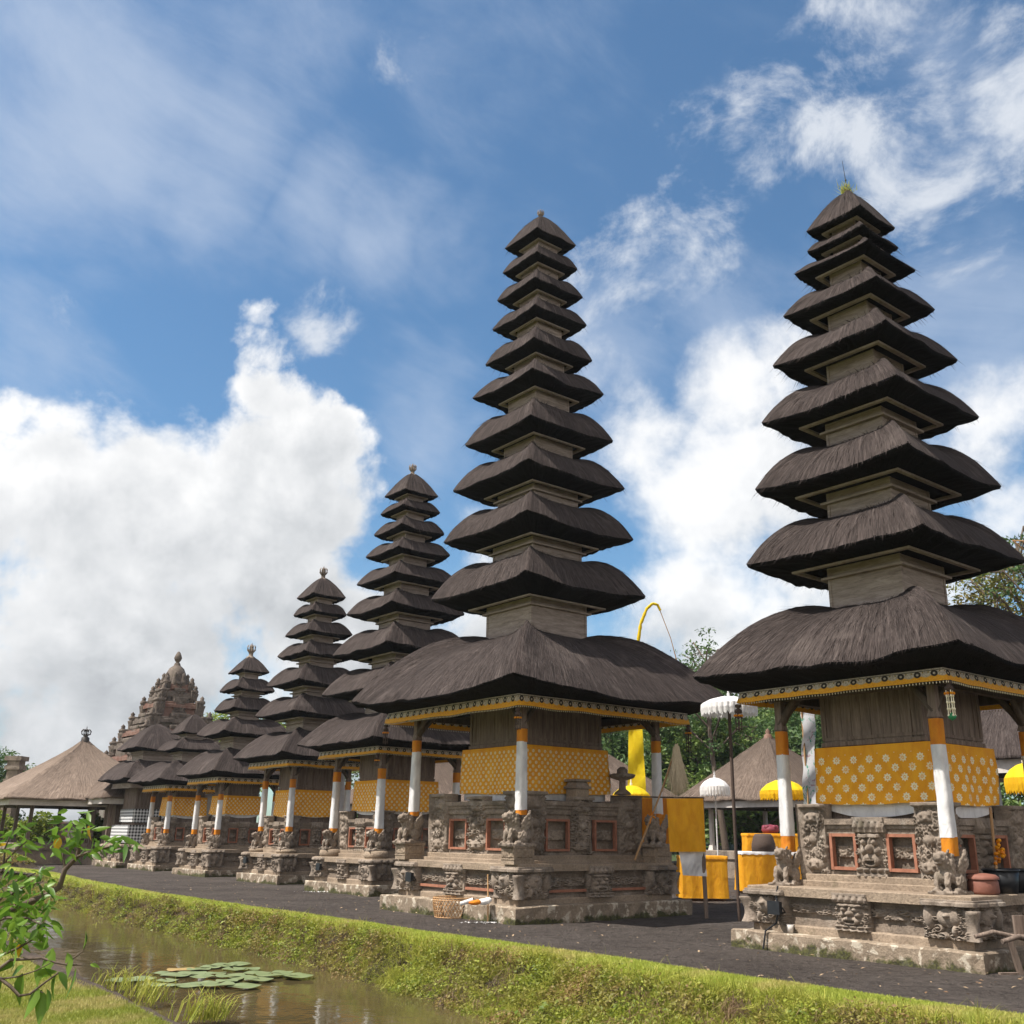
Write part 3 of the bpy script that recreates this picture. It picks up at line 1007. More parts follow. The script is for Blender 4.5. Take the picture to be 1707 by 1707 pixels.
def make_lion_mesh():
    mb = MB()
    mb.ell((-0.12, 0, 0.20), (0.20, 0.17, 0.19))
    mb.ell((0.06, 0, 0.29), (0.16, 0.145, 0.20), rotm('Y', -0.35))
    mb.ell((0.11, 0, 0.43), (0.12, 0.13, 0.15))
    mb.ell((0.18, 0, 0.53), (0.125, 0.115, 0.115))
    mb.ell((0.285, 0, 0.535), (0.075, 0.075, 0.045))
    mb.ell((0.265, 0, 0.465), (0.07, 0.06, 0.028), rotm('Y', 0.25))
    mb.ell((0.34, 0, 0.565), (0.03, 0.04, 0.03))
    for s in (-1, 1):
        mb.ell((0.255, s * 0.055, 0.585), (0.035, 0.034, 0.034))
        mb.ell((0.13, s * 0.10, 0.635), (0.03, 0.02, 0.055), rotm('X', -s * 0.4))
        for z, r in ((0.36, 0.05), (0.43, 0.055), (0.50, 0.055), (0.57, 0.05)):
            mb.ell((0.06, s * 0.125, z), (r, 0.035, r))
        mb.tube([(0.16, s * 0.09, 0.30), (0.22, s * 0.10, 0.16), (0.21, s * 0.10, 0.02)], [0.06, 0.048, 0.045], 8)
        mb.ell((0.26, s * 0.10, 0.035), (0.07, 0.05, 0.036))
        mb.ell((-0.06, s * 0.15, 0.15), (0.14, 0.07, 0.13))
        mb.ell((0.08, s * 0.175, 0.035), (0.10, 0.05, 0.037))
        W_ = rotm('Y', -0.35) @ rotm('X', -s * 0.15)
        mb.ell((-0.13, s * 0.17, 0.42), (0.115, 0.035, 0.19), W_)
        mb.ell((-0.17, s * 0.185, 0.56), (0.05, 0.03, 0.13), rotm('Y', -0.25))
        mb.ell((-0.24, s * 0.17, 0.46), (0.05, 0.03, 0.11), rotm('Y', -0.6))
    mb.tube([(-0.30, 0, 0.12), (-0.36, 0, 0.26), (-0.32, 0, 0.42), (-0.36, 0, 0.54)], [0.05, 0.05, 0.06, 0.03], 8)
    mb.box((-0.02, 0, -0.01), (0.66, 0.46, 0.07))
    me = mb.mesh('lion_volumes')
    tmp = bpy.data.objects.new('lion_volumes', me)
    COL.objects.link(tmp)
    md = tmp.modifiers.new('remesh', 'REMESH')
    md.mode = 'VOXEL'; md.voxel_size = 0.016; md.use_smooth_shade = True
    dg = bpy.context.evaluated_depsgraph_get()
    out = bpy.data.meshes.new_from_object(tmp.evaluated_get(dg))
    bpy.data.objects.remove(tmp)
    bpy.data.meshes.remove(me)
    n = len(out.vertices)
    co = np.empty(n * 3, np.float32); out.vertices.foreach_get('co', co)
    no = np.empty(n * 3, np.float32); out.vertices.foreach_get('normal', no)
    co, no = co.reshape(-1, 3).astype(float), no.reshape(-1, 3)
    d = 0.008 * noise3(co, 22, 4, 3) + 0.007 * np.sin(co[:, 2] * 70 + 5 * np.sin(co[:, 0] * 30)) * (np.abs(co[:, 1]) > 0.09)
    co = co + no * d[:, None]
    out.vertices.foreach_set('co', co.astype(np.float32).ravel())
    out.name = 'winged_lion'
    out.materials.clear()
    out.materials.append(M_CARVE)
    return out


LION = make_lion_mesh()


# ------------------------------------------------------------------ thatch
def roof(mb, hn, zn, he, ze, hb, zb, seed, conv=1.7, dens=1.0, rect=(1.0, 1.0), fringe=True, hipb=0.05, edge_r=0.0, cut=None, lift=0.0):
    """four sided thatch: convex slopes, raised hips, thick cut eave slanting in to the beam"""
    r = np.random.default_rng(seed)
    n = 26
    s = np.linspace(-1, 1, n, endpoint=False)
    one = np.ones(n)
    ringp = np.concatenate([np.stack([one, s], -1), np.stack([-s, one], -1), np.stack([-one, -s], -1), np.stack([s, -one], -1)])
    sp_ = np.concatenate([s, s, s, s])                       # position along each side
    per = np.concatenate([s + 1, s + 3, s + 5, s + 7])
    corner = np.abs(sp_) ** 6                                # 1 at hips
    run = he - hn
    rise = zn - ze
    L = math.hypot(run, rise)
    ts = np.concatenate([np.linspace(0, 0.9, 12), np.array([0.95, 0.985, 1.0])])
    rows, uvs = [], []
    wobble = noise3(np.stack([np.cos(per * math.pi / 4), np.sin(per * math.pi / 4), 0 * per], -1) * he, 1.8, seed, 3)
    wob2 = noise3(np.stack([per * he * 1.5, 0 * per, 0 * per + seed], -1), 2.2, seed + 8, 3)
    wob3 = noise3(np.stack([per * he * 1.3, 0 * per, 0 * per + seed], -1), 2.0, seed + 18, 3)
    for t in ts:
        h = hn + run * t
        z = zn - rise * t ** conv
        q = ringp * h
        # hips carry a thicker roll of fibre
        zz = z + hipb * run * (corner - 0.25) * math.sin(math.pi * min(t * 0.93 + 0.07, 1)) ** 0.8
        zz = zz + (0.022 * min(he, 2.0) * wobble + 0.020 * wob3) * (0.15 + 0.85 * t) + lift * he * (np.abs(sp_) ** 3 - 0.45) * t ** 3
        q = q * (1 + 0.018 * wob2 * t ** 4)[:, None]
        if edge_r and t > 0.9: q = q * (1 - edge_r * corner * (t - 0.9) * 10)[:, None]
        p3 = np.stack([q[:, 0] * rect[0], q[:, 1] * rect[1], zz], -1)
        p3[:, 2] += 0.012 * noise3(p3, 5.0, seed + 3, 2)
        rows.append(p3)
        uvs.append(np.stack([per * he, np.full(len(per), t * L)], -1))
    edge = rows[-1].copy()
    uvs_e = uvs[-1]
    lip = edge.copy(); lip[:, :2] *= (1 - 0.02 / he); lip[:, 2] -= 0.035 + 0.03 * r.random(len(lip))
    ntop = len(rows)
    rows.append(lip); uvs.append(uvs_e + (0, 0.06))
    for a in (0.35, 0.7, 1.0):
        hh = he + (hb - he) * a
        p3 = np.stack([ringp[:, 0] * hh * rect[0], ringp[:, 1] * hh * rect[1], lip[:, 2] + (zb - lip[:, 2]) * a + 0.03 * math.sin(a * 3.14)], -1)
        p3[:, 2] += 0.01 * r.normal(size=len(p3)) * (a < 1)
        rows.append(p3); uvs.append(uvs_e + (0, 0.06 + a * 0.5))
    # soffit back to the neck
    p3 = np.stack([ringp[:, 0] * hn * 0.9 * rect[0], ringp[:, 1] * hn * 0.9 * rect[1], np.full(len(per), zb + 0.06)], -1)
    rows.append(p3); uvs.append(uvs_e + (0, 1.0))
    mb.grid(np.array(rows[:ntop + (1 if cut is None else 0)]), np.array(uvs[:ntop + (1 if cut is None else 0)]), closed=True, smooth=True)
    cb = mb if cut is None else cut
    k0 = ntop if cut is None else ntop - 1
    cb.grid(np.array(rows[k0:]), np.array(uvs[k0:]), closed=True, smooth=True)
    # loose straws on the slopes and a ragged eave
    top = np.array(rows[:len(ts)])
    nt_, np_ = top.shape[:2]
    area = 4 * (he + hn) * L
    N = int(area * 130 * dens)
    ti = r.random(N) ** 0.75 * (nt_ - 2.001) + 0.6
    ti = np.minimum(ti, nt_ - 1.4)
    pi_ = r.random(N) * np_
    i0 = ti.astype(int); j0 = pi_.astype(int) % np_
    fi, fj = (ti - i0)[:, None], (pi_ - pi_.astype(int))[:, None]
    A = top[i0, j0] * (1 - fj) + top[i0, (j0 + 1) % np_] * fj
    B = top[np.minimum(i0 + 1, nt_ - 1), j0] * (1 - fj) + top[np.minimum(i0 + 1, nt_ - 1), (j0 + 1) % np_] * fj
    base = A * (1 - fi) + B * fi
    T = B - A; T /= np.linalg.norm(T, axis=1)[:, None] + 1e-9
    S = top[i0, (j0 + 1) % np_] - top[i0, j0]; S /= np.linalg.norm(S, axis=1)[:, None] + 1e-9
    Nn = np.cross(S, T); Nn *= np.sign(Nn[:, 2] + 1e-9)[:, None]
    blade(mb, base + Nn * 0.004, T + S * r.normal(size=(N, 1)) * 0.14 + Nn * (0.07 + 0.10 * r.random((N, 1))), S, (0.12 + 0.24 * r.random(N)) * np.clip((nt_ - 1 - ti) * 0.5, 0.25, 1), 0.006 + 0.010 * r.random(N), r)
    if fringe:
        M = int(8 * he * 75 * dens)
        pi_ = r.random(M) * np_
        j0 = pi_.astype(int) % np_; fj = (pi_ - pi_.astype(int))[:, None]
        A = (edge[j0] * (1 - fj) + edge[(j0 + 1) % np_] * fj)
        C = (rows[-3][j0] * (1 - fj) + rows[-3][(j0 + 1) % np_] * fj)
        k = r.random((M, 1)) ** 1.5
        base = A * (1 - k) + C * k + np.array([0, 0, 0.02])
        out = base * np.array([1, 1, 0]); out /= np.linalg.norm(out, axis=1)[:, None] + 1e-9
        S = np.stack([-out[:, 1], out[:, 0], 0 * out[:, 0]], -1)
        dirn = out * -0.05 + np.array([0, 0, -1.0]) + S * r.normal(size=(M, 1)) * 0.22
        cl_ = 0.5 + 0.5 * noise3(np.stack([base[:, 0] * 3, base[:, 1] * 3, 0 * base[:, 0]], -1), 2.5, seed + 4, 3)
        blade(cb, base, dirn, S, (0.02 + 0.035 * r.random(M)) * (0.5 + 1.3 * np.clip(cl_, 0, 1.2)), 0.012 + 0.022 * r.random(M), r)
        M2 = M // 3
        ji = (r.random(M2) * np_).astype(int) % np_; fj = r.random((M2, 1))
        bs_ = edge[ji] * (1 - fj) + edge[(ji + 1) % np_] * fj
        o2 = bs_ * np.array([1, 1, 0]); o2 /= np.linalg.norm(o2, axis=1)[:, None] + 1e-9
        S2 = np.stack([-o2[:, 1], o2[:, 0], 0 * o2[:, 0]], -1)
        blade(mb, bs_ - o2 * 0.03 + np.array([0, 0, 0.015]), o2 * 0.6 + np.array([0, 0, -0.9]) + S2 * r.normal(size=(M2, 1)) * 0.2, S2, 0.025 + 0.035 * r.random(M2), 0.015 + 0.02 * r.random(M2), r)
    return edge


def blade(mb, base, dirn, side, length, width, r, bend=None):
    """many thin tapering triangles"""
    dirn = dirn / (np.linalg.norm(dirn, axis=1)[:, None] + 1e-9)
    N = len(base)
    a = base - side * width[:, None] / 2
    b = base + side * width[:, None] / 2
    c = base + dirn * length[:, None]
    V = np.stack([a, b, c], 1).reshape(-1, 3)
    f = np.arange(3 * N).reshape(-1, 3)
    uv0 = r.random((N, 1, 2)) * np.array([40.0, 8.0])
    uv = (uv0 + np.array([[[0, 0], [0.01, 0], [0.005, 0.15]]])).reshape(-1, 2)
    mb.add(V, f, uv, False)


# ------------------------------------------------------------------ cloth sheets round a square shaft
def wrap(mb, h, z0, z1, wave=0.012, seed=0, sag=0.0, n=24, rows=8, flare=0.0, us=1.0):
    r = np.random.default_rng(seed)
    s = np.linspace(-1, 1, n, endpoint=False)
    one = np.ones(n)
    ringp = np.concatenate([np.stack([one, s], -1), np.stack([-s, one], -1), np.stack([-one, -s], -1), np.stack([s, -one], -1)])
    per = np.concatenate([s + 1, s + 3, s + 5, s + 7]) * h
    sp_ = np.concatenate([s] * 4)
    P, uv = [], []
    for i in range(rows + 1):
        a = i / rows
        bot = z0 - sag * (1 - sp_ ** 2) + 0.012 * noise3(np.stack([per, 0 * per, 0 * per], -1), 3.0, seed, 2)
        z = z1 + (bot - z1) * a
        rad = 1 + (flare * a + wave * (0.3 + 0.7 * a) * noise3(np.stack([per * 2.2, 0 * per, np.full_like(per, a * 0.6)], -1), 2.4, seed + 5, 3)) / h
        P.append(np.stack([ringp[:, 0] * h * rad, ringp[:, 1] * h * rad, z], -1))
        uv.append(np.stack([per, z - z1], -1) * us)
    mb.grid(np.array(P), np.array(uv), closed=True, smooth=True)


def planks(mb, h, z0, z1, w, seed, th=0.03, gap=0.006):
    """board-clad square shaft"""
    r = np.random.default_rng(seed)
    n = max(3, int(round(2 * h / w)))
    ww = 2 * h / n
    for k in range(4):
        a = k * math.pi / 2
        for i in range(n):
            y = -h + (i + 0.5) * ww
            d = h - th / 2 + r.normal() * 0.004
            mb.box((d * math.cos(a) - y * math.sin(a), d * math.sin(a) + y * math.cos(a), (z0 + z1) / 2), (th, ww - gap, z1 - z0), rot=a)


# ------------------------------------------------------------------ a meru: tower of thatched roofs on a carved base
TOWER_ROT = math.atan2(-0.632, -0.775)      # local x faces the pond, local y faces the camera's right


def shared_frame(name, label, loc):
    return thing(name, label, 'tower', (loc[0], loc[1], 0), TOWER_ROT, 'thatched tower shrines in a row')


def meru(sp):
    root = shared_frame('meru_tower', sp['label'], sp['C'])
    sd = sp['seed']
    far = sp['far']
    res = 64 if far == 0 else (34 if far == 1 else 22)
    p, pt = sp['p'], sp['pt']
    hb, zl = sp['blk'], sp['ledge']            # half width of the lower base, height of its ledge
    # plinth
    mb = MB()
    rough_slab(mb, p, 0.0, pt, sd, 0.028)
    mb.build('stone_plinth', M_PLINTH, root)
    mb = MB()
    st = pt + 0.115
    rough_slab(mb, hb * 0.985, pt - 0.02, st, sd + 1, 0.012)
    mb.build('base_step', M_STEP, root)
    # lower base: recessed core with mouldings, ledge on top
    mb = MB()
    core = hb - 0.16
    lt = 0.085
    sqring(mb, core, st - 0.02, zl - lt + 0.01)
    sqring(mb, core + 0.055, st, st + 0.05)
    sqring(mb, core + 0.03, st + 0.051, st + 0.10)
    sqring(mb, core + 0.06, zl - lt - 0.05, zl - lt - 0.002)
    sqring(mb, core + 0.03, zl - lt - 0.10, zl - lt - 0.052)
    mb.build('lower_base', M_STONE, root)
    mb = MB()
    rough_slab(mb, hb + 0.015, zl - lt, zl, sd + 2, 0.010, 0.012)
    mb.build('ledge_slab', M_STEP, root)
    # carvings of the lower base
    bw, bh = 0.36 * hb, zl - lt - st + 0.02
    for k in range(4):
        mb = MB()
        corner_block(mb, k, hb - 0.02, bw, st - 0.005, bh + (0.05 if far else 0.02), 0.19, res if k != 2 else 12, sd * 7 + k)
        mb.build('corner_carving', M_CARVE, root)
    for fx, n, ux in ((0, (1, 0, 0), (0, 1, 0)), (1, (0, 1, 0), (-1, 0, 0))):
        n, ux = np.array(n), np.array(ux)
        mw = 0.30 * hb
        mb = MB()
        panel(mb, n * (hb - 0.05) - ux * mw / 2 + np.array([0, 0, st - 0.01]), ux, n, mw, bh + 0.03, mask_map, 0.20, 0.12, res, sd + 20 + fx)
        mb.build('guardian_mask', M_CARVE, root)
        for s in (-1, 1):
            c0 = s * (hb * 0.415)
            mb = MB()
            w2 = hb * 0.52
            panel(mb, n * (core + 0.005) + ux * (c0 - w2 / 2) + np.array([0, 0, st + bh * 0.36]), ux, n, w2, bh * 0.28,
                  lambda U, V, q: curls(U, V, 3.4, q, 46, 0.22, 0.5), 0.085, 0.02, res, sd + 31 + s + fx * 5)
            mb.build('leaf_frieze', M_CARVE, root)
            for e in (-1, 1):
                mb = MB()
                q = n * (core + 0.04) + ux * (c0 + e * (w2 / 2 + 0.03)) + np.array([0, 0, st + bh / 2])
                mb.box(q, (0.09, 0.05, bh - 0.21), rot=fx * math.pi / 2)
                mb.build('panel_jamb', M_STONE, root)
            if sp.get('red'):
                mb = MB()
                mb.box(n * (core + 0.075) + ux * c0 + np.array([0, 0, st + 0.12]), (0.05, w2, 0.05), rot=fx * math.pi / 2)
                mb.build('red_moulding', M_TERRA, root)
    # upper base
    ub, z0, z1 = sp['body']
    hz = z1 - z0
    mb = MB()
    rough_slab(mb, ub * 1.12, zl - 0.02, z0 - 0.09, sd + 3, 0.008, 0.01)
    rough_slab(mb, ub * 1.06, z0 - 0.1, z0, sd + 4, 0.006, 0.01)
    mb.build('upper_step', M_STEP, root)
    mb = MB()
    cz = z0 + hz * sp.get('cz', 0.77)
    sqring(mb, ub - 0.19, z0 - 0.01, cz)
    sqring(mb, ub - 0.075, z0 + 0.051, z0 + 0.05 + hz * 0.02)
    sqring(mb, ub - 0.075, z0 + 0.05 + hz * 0.52, cz - 0.201)
    sqring(mb, ub - 0.05, z0 + 0.001, z0 + 0.05)
    sqring(mb, ub - 0.04, cz - 0.20, cz - 0.145)
    sqring(mb, ub - 0.01, cz - 0.144, cz - 0.085)
    sqring(mb, ub + 0.025, cz - 0.084, cz)
    mb.build('upper_base', M_STONE, root)
    if far < 2:
        mb = MB()
        for n, ux in (((1, 0, 0), (0, 1, 0)), ((0, 1, 0), (-1, 0, 0))):
            n, ux = np.array(n), np.array(ux)
            panel(mb, n * (ub - 0.045) - ux * (ub - 0.1) + np.array([0, 0, cz - 0.26]), ux, n, 2 * ub - 0.2, 0.065,
                  lambda U, V, q: 0.3 + 0.7 * np.abs(np.sin(U * 55)) * np.clip(1.4 * V, 0, 1), 0.03, 0.05, 150, 3)
        mb.build('cornice_frieze', M_CARVE, root)
    for k in range(4):
        mb = MB()
        corner_block(mb, k, ub, 0.34 * ub, z0 - 0.01, hz * 0.99, 0.125, res if k != 2 else 12, sd * 3 + k,
                     lambda U, V, q: np.maximum(pilaster_map(np.where(U < 1, U, 2 - U), V, q, 0.4), 0.8 * np.exp(-((U - 1) / 0.10) ** 2)), 0.02)
        mb.build('corner_pilaster', M_CARVE, root)
    for fx, n, ux in ((0, (1, 0, 0), (0, 1, 0)), (1, (0, 1, 0), (-1, 0, 0))):
        n, ux = np.array(n), np.array(ux)
        mw = (0.36 if sp.get('tall_mask') else 0.45) * ub
        mb = MB()
        mh = hz * (0.93 if sp.get('tall_mask') else 0.80)
        if sp.get('tall_mask'):
            panel(mb, n * (ub - 0.06) - ux * mw / 2 + np.array([0, 0, z0 - 0.01]), ux, n, mw, mh, lambda U, V, q: pilaster_map(U, V, q, 0.42), 0.17, 0.15, res, sd + 50 + fx)
        else:
            panel(mb, n * (ub - 0.06) - ux * mw / 2 + np.array([0, 0, z0 - 0.01]), ux, n, mw, mh, mask_map, 0.22, 0.15, res, sd + 50 + fx)
        mb.build('guardian_mask', M_CARVE, root)
        for s in (-1, 1):
            c0 = s * ub * 0.42
            w2, h2, zc = ub * 0.40, hz * 0.50, z0 + 0.05 + hz * 0.27
            mb = MB()
            th = 0.045
            for e in (-1, 1):
                mb.box(n * (ub - 0.055) + ux * (c0 + e * (w2 / 2 - th / 2)) + np.array([0, 0, zc]), (0.09, th, h2), rot=fx * math.pi / 2)
                mb.box(n * (ub - 0.057) + ux * c0 + np.array([0, 0, zc + e * (h2 / 2 - th / 2)]), (0.085, w2 - 2 * th - 0.002, th), rot=fx * math.pi / 2)
            fr = mb.build('terracotta_frame', M_TERRA, root)
            mb = MB()
            panel(mb, n * (ub - 0.165) + ux * (c0 - w2 / 2 + th) + np.array([0, 0, zc - h2 * 0.16]), ux, n, w2 - 2 * th, h2 * 0.32,
                  lambda U, V, q: curls(U, V, 1.6, q, 20, 0.25, 0.5), 0.06, 0.02, max(14, res // 2), sd + 61 + s)
            mb.build('carved_inset', M_CARVE, root)
    # posts on winged lions
    if sp.get('post'):
        ph, pz0, po, pw1, pz1 = sp['post']      # half distance, foot, top of white wrap, top of orange band, top of post
        pw = sp.get('pw', 0.17)
        for k in range(4):
            sx, sy = [(1, 1), (-1, 1), (-1, -1), (1, -1)][k]
            zb = zl
            if sp.get('ped'):
                mb = MB()
                a_, b_ = zl - 0.005, sp['ped']
                mb.box((sx * ph + 0.06, sy * ph, (a_ + b_) / 2), (0.50, 0.40, b_ - a_))
                mb.box((sx * ph + 0.06, sy * ph, b_ - 0.02), (0.53, 0.43, 0.05))
                mb.box((sx * ph + 0.06, sy * ph, a_ + 0.10), (0.52, 0.42, 0.03))
                panel(mb, (sx * ph + 0.312, sy * ph - 0.19, a_ + 0.12), (0, 1, 0), (1, 0, 0), 0.38, b_ - a_ - 0.17, lambda U, V, q: curls(U, V, 1.4, q, 30, 0.1, 0.25), 0.02, 0.02, 22, 5 + k)
                panel(mb, (sx * ph + 0.25, sy * ph + 0.202, a_ + 0.12), (-1, 0, 0), (0, 1, 0), 0.38, b_ - a_ - 0.17, lambda U, V, q: curls(U, V, 1.4, q, 30, 0.1, 0.25), 0.02, 0.02, 22, 9 + k)
                mb.build('lion_pedestal', M_STEP, root)
                zb = b_
            elif sp.get('cushion'):
                mb = MB()
                mb.lathe([(0.02, zl - 0.01), (0.30, zl - 0.01), (0.335, zl + 0.06), (0.31, zl + sp['cushion'] * 0.9), (0.22, zl + sp['cushion'])], (sx * ph + 0.03, sy * ph, 0), 20)
                mb.build('lion_cushion', M_STEP, root)
                zb = zl + sp['cushion'] * 0.96
            ls = sp.get('lion', 0.85)
            o = obj('winged_lion', LION, root, loc=(sx * ph + 0.10 * ls, sy * ph, zb + 0.02), scale=(ls, ls, ls), rot=(0, 0, 0.12 * (1 if k % 2 else -1)))
            # post
            mb = MB()
            mb.box((sx * ph, sy * ph, (pz0 + pz1) / 2), (pw * 0.72, pw * 0.72, pz1 - pz0))
            mb.box((sx * ph, sy * ph, pw1 + 0.08), (pw * 1.0, pw * 1.0, 0.12), top=0.72)
            post = mb.build('post', M_WOOD, root)
            mb = MB()
            for dx, dy in ((-sx, 0), (0, -sy), (-sx * 0.7, -sy * 0.7)):
                q0 = np.array([sx * ph, sy * ph, pw1 + 0.10]); q1 = np.array([sx * ph + dx * 0.38, sy * ph + dy * 0.38, pz1 + 0.02])
                mid = (q0 + q1) / 2 + np.array([-dx * 0.05, -dy * 0.05, -0.05])
                mb.tube([q0, mid, q1], [0.075, 0.06, 0.055], 6)
            mb.build('post_bracket', M_DARKWOOD, post)

            def sleeve(za, zb_, w, m, nm, seed, tp=0.0):
                mb = MB()
                nn = 20
                th = np.arange(nn) * 2 * math.pi / nn
                c8 = (np.abs(np.cos(th)) ** 5 + np.abs(np.sin(th)) ** 5) ** (-1 / 5)
                P = []
                for i in range(15):
                    a = i / 14
                    zz = za + (zb_ - za) * a
                    rad = w / 2 * c8 * (1 + tp * (1 - a))
                    p3 = np.stack([rad * np.cos(th), rad * np.sin(th), np.full(nn, zz)], -1)
                    rad = rad * (1 + 0.05 * noise3(p3 + np.array([sx, sy, sd]), 9.0, seed, 3))
                    P.append(np.stack([sx * ph + rad * np.cos(th), sy * ph + rad * np.sin(th), np.full(nn, zz)], -1))
                mb.grid(np.array(P), np.array(P)[..., [0, 2]], closed=True, smooth=True)
                mb.build(nm, m, post)
            fo = sp.get('foot_band', 0.16)
            sleeve(pz0 + fo, po, pw, M_WHITE, 'white_wrap', sd + k, 0.16)
            sleeve(pz0 - 0.02, pz0 + fo + 0.01, pw * 1.12, M_ORANGE, 'foot_band', sd + k + 9, 0.05)
            sleeve(po - 0.01, pw1, pw * 1.03, M_ORANGE, 'top_band', sd + k + 19)
    # wooden cella with cloth
    ch, ct = sp['cella']
    mb = MB()
    cb = z0 + hz * sp.get('cz', 0.77) - 0.01
    planks(mb, ch, cb, ct, 0.17, sd)
    sqring(mb, ch - 0.028, cb, ct - 0.01)
    clt = sp['cloth'][2]
    if clt:
        sqring(mb, ch + 0.035, clt + 0.02, clt + 0.085, 0.09)
        sqring(mb, ch + 0.018, clt + 0.11, clt + 0.16, 0.06)
        for sx in (-1, 1):
            for sy in (-1, 1):
                mb.box((sx * (ch - 0.02), sy * (ch - 0.02), (clt + 0.161 + ct) / 2), (0.085, 0.085, ct - clt - 0.165))
    cella = mb.build('wooden_cella', M_WOOD, root)
    kh, k0, k1 = sp['cloth']
    mb = MB()
    if sp.get('poleng'):
        wrap(mb, kh, k0, k1, 0.006, sd)
        mb.build('check_cloth', M_POLENG, cella)
        mb = MB()
        h2, a2, b2 = sp['poleng']
        wrap(mb, h2, a2, b2, 0.006, sd + 1, flare=0.02)
        mb.build('check_cloth', M_POLENG, root)
    else:
        wrap(mb, kh, k0, k1, 0.036, sd, sag=sp.get('csag', 0.035), flare=0.02, n=36, rows=10, us=sp.get('us', 1.4))
        mb.build('printed_cloth', M_BROCADE, cella)
        if sp.get('skirt'):
            mb = MB()
            wrap(mb, kh - 0.045, k0 - sp['skirt'][0], k0 + 0.12, 0.008, sd + 2, sag=sp['skirt'][1])
            mb.build('white_underskirt', M_WHITE, cella)
    # hanging under the eaves
    fh, f0, f1 = sp['fringe']
    fm = MB()
    s = np.linspace(-1, 1, 34, endpoint=False)
    one = np.ones(34)
    ringp = np.concatenate([np.stack([one, s], -1), np.stack([-s, one], -1), np.stack([-one, -s], -1), np.stack([s, -one], -1)])
    per = np.concatenate([s + 1, s + 3, s + 5, s + 7]) * fh
    P, uv = [], []
    for i in range(5):
        a = i / 4
        w_ = noise3(np.stack([per, 0 * per, np.full_like(per, a)], -1), 2.6, sd, 2)
        P.append(np.stack([ringp[:, 0] * (fh + 0.035 * a + 0.010 * w_), ringp[:, 1] * (fh + 0.035 * a + 0.010 * w_), f1 + (f0 - f1) * a + 0.012 * w_ * a], -1))
        uv.append(np.stack([per, np.full_like(per, 1 - a)], -1))
    band = None
    fm.grid(np.array(P), np.array(uv), closed=True)
    band = fm.build('eave_hanging', M_VALANCE if not sp.get('poleng') else M_NECK, root)
    if not sp.get('poleng'):
        low = P[-1]
        mb = MB()
        nb = int(8 * fh / (0.05 if far < 2 else 0.09))
        for i in range(nb):
            q = i / nb * len(low); j = int(q) % len(low); f = q - int(q)
            c = low[j] * (1 - f) + low[(j + 1) % len(low)] * f
            rr = 0.009
            z = c[2] - 0.022
            v = np.array([[rr, 0, 0], [0, rr, 0], [-rr, 0, 0], [0, -rr, 0], [0, 0, rr * 2.2], [0, 0, -rr * 2.2]]) + np.array([c[0], c[1], z])
            mb.add(v, [[0, 1, 4], [1, 2, 4], [2, 3, 4], [3, 0, 4], [1, 0, 5], [2, 1, 5], [3, 2, 5], [0, 3, 5]])
        mb.build('bead_trim', M_BEAD, band, kind='stuff')
    mb = MB()
    sqring(mb, fh - 0.03, f1 - 0.10, f1 + 0.02, 0.10)
    if sp.get('post'):
        sqring(mb, sp['post'][0] + 0.06, f1 - 0.16, f1 - 0.02, 0.12)
    for k in range(-3, 4):
        mb.box((k * fh / 3.6, 0, f1 - 0.005), (0.06, 2 * fh - 0.25, 0.05))
    mb.build('roof_frame', M_DARKWOOD, root)
    # the stacked roofs
    T = sp['tiers'][::-1]                      # from the lowest up
    nr, fc = sp['nr'], sp.get('fc', 0.62)
    dk, df = sp.get('drop', 0.095), sp.get('bf', 0.57)
    for i, (rr, ze) in enumerate(T):
        last = i == len(T) - 1
        if last:
            hn, zn = 0.05, sp['ap']
        else:
            hn = nr * T[i + 1][0]
            zn = ze + fc * (T[i + 1][1] - ze)
        if i == 0:
            hbm, zbm = fh + 0.02, f1 + 0.01
        else:
            hbm = rr - df * (rr - max(hn, rr * 0.35))
            zbm = ze - dk * min(rr, 2.0)
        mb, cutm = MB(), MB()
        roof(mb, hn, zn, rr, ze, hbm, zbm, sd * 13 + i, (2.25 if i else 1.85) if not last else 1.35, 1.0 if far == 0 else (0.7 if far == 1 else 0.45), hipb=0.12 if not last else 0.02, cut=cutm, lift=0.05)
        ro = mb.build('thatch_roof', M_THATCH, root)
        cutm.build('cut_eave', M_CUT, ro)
        if i > 0:
            mb = MB()
            sqring(mb, hbm, zbm - 0.035, zbm + 0.03, 0.075)
            mb.build('eave_beam', M_BEAM, ro)
        if not last:
            zt = T[i + 1][1] - dk * min(T[i + 1][0], 2.0)
            mb = MB()
            sqring(mb, hn, zn - 0.35 * (zn - ze) - 0.1, zt + 0.08)
            q = 0.035 + 0.03 * hn
            for sx in (-1, 1):
                for sy in (-1, 1):
                    mb.box((sx * (hn - q / 2 + 0.012), sy * (hn - q / 2 + 0.012), (zn - 0.1 + zt) / 2), (q, q, zt - zn + 0.3))
            if i < 3: sqring(mb, hn + 0.09, zt - 0.16, zt - 0.12, 0.12)
            mb.build('wooden_neck', M_NECK, root)
    # finial
    ap = sp['ap'] - 0.10
    fhgt = sp['fin']
    mb = MB()
    k = fhgt
    mb.lathe([(0.26 * k + 0.03, ap), (0.24 * k + 0.03, ap + 0.12 * k), (0.15 * k, ap + 0.2 * k), (0.15 * k, ap + 0.45 * k), (0.24 * k, ap + 0.5 * k), (0.10 * k, ap + 0.62 * k),
              (0.13 * k, ap + 0.78 * k), (0.05 * k, ap + 0.95 * k), (0.0, ap + 1.12 * k)], seg=12)
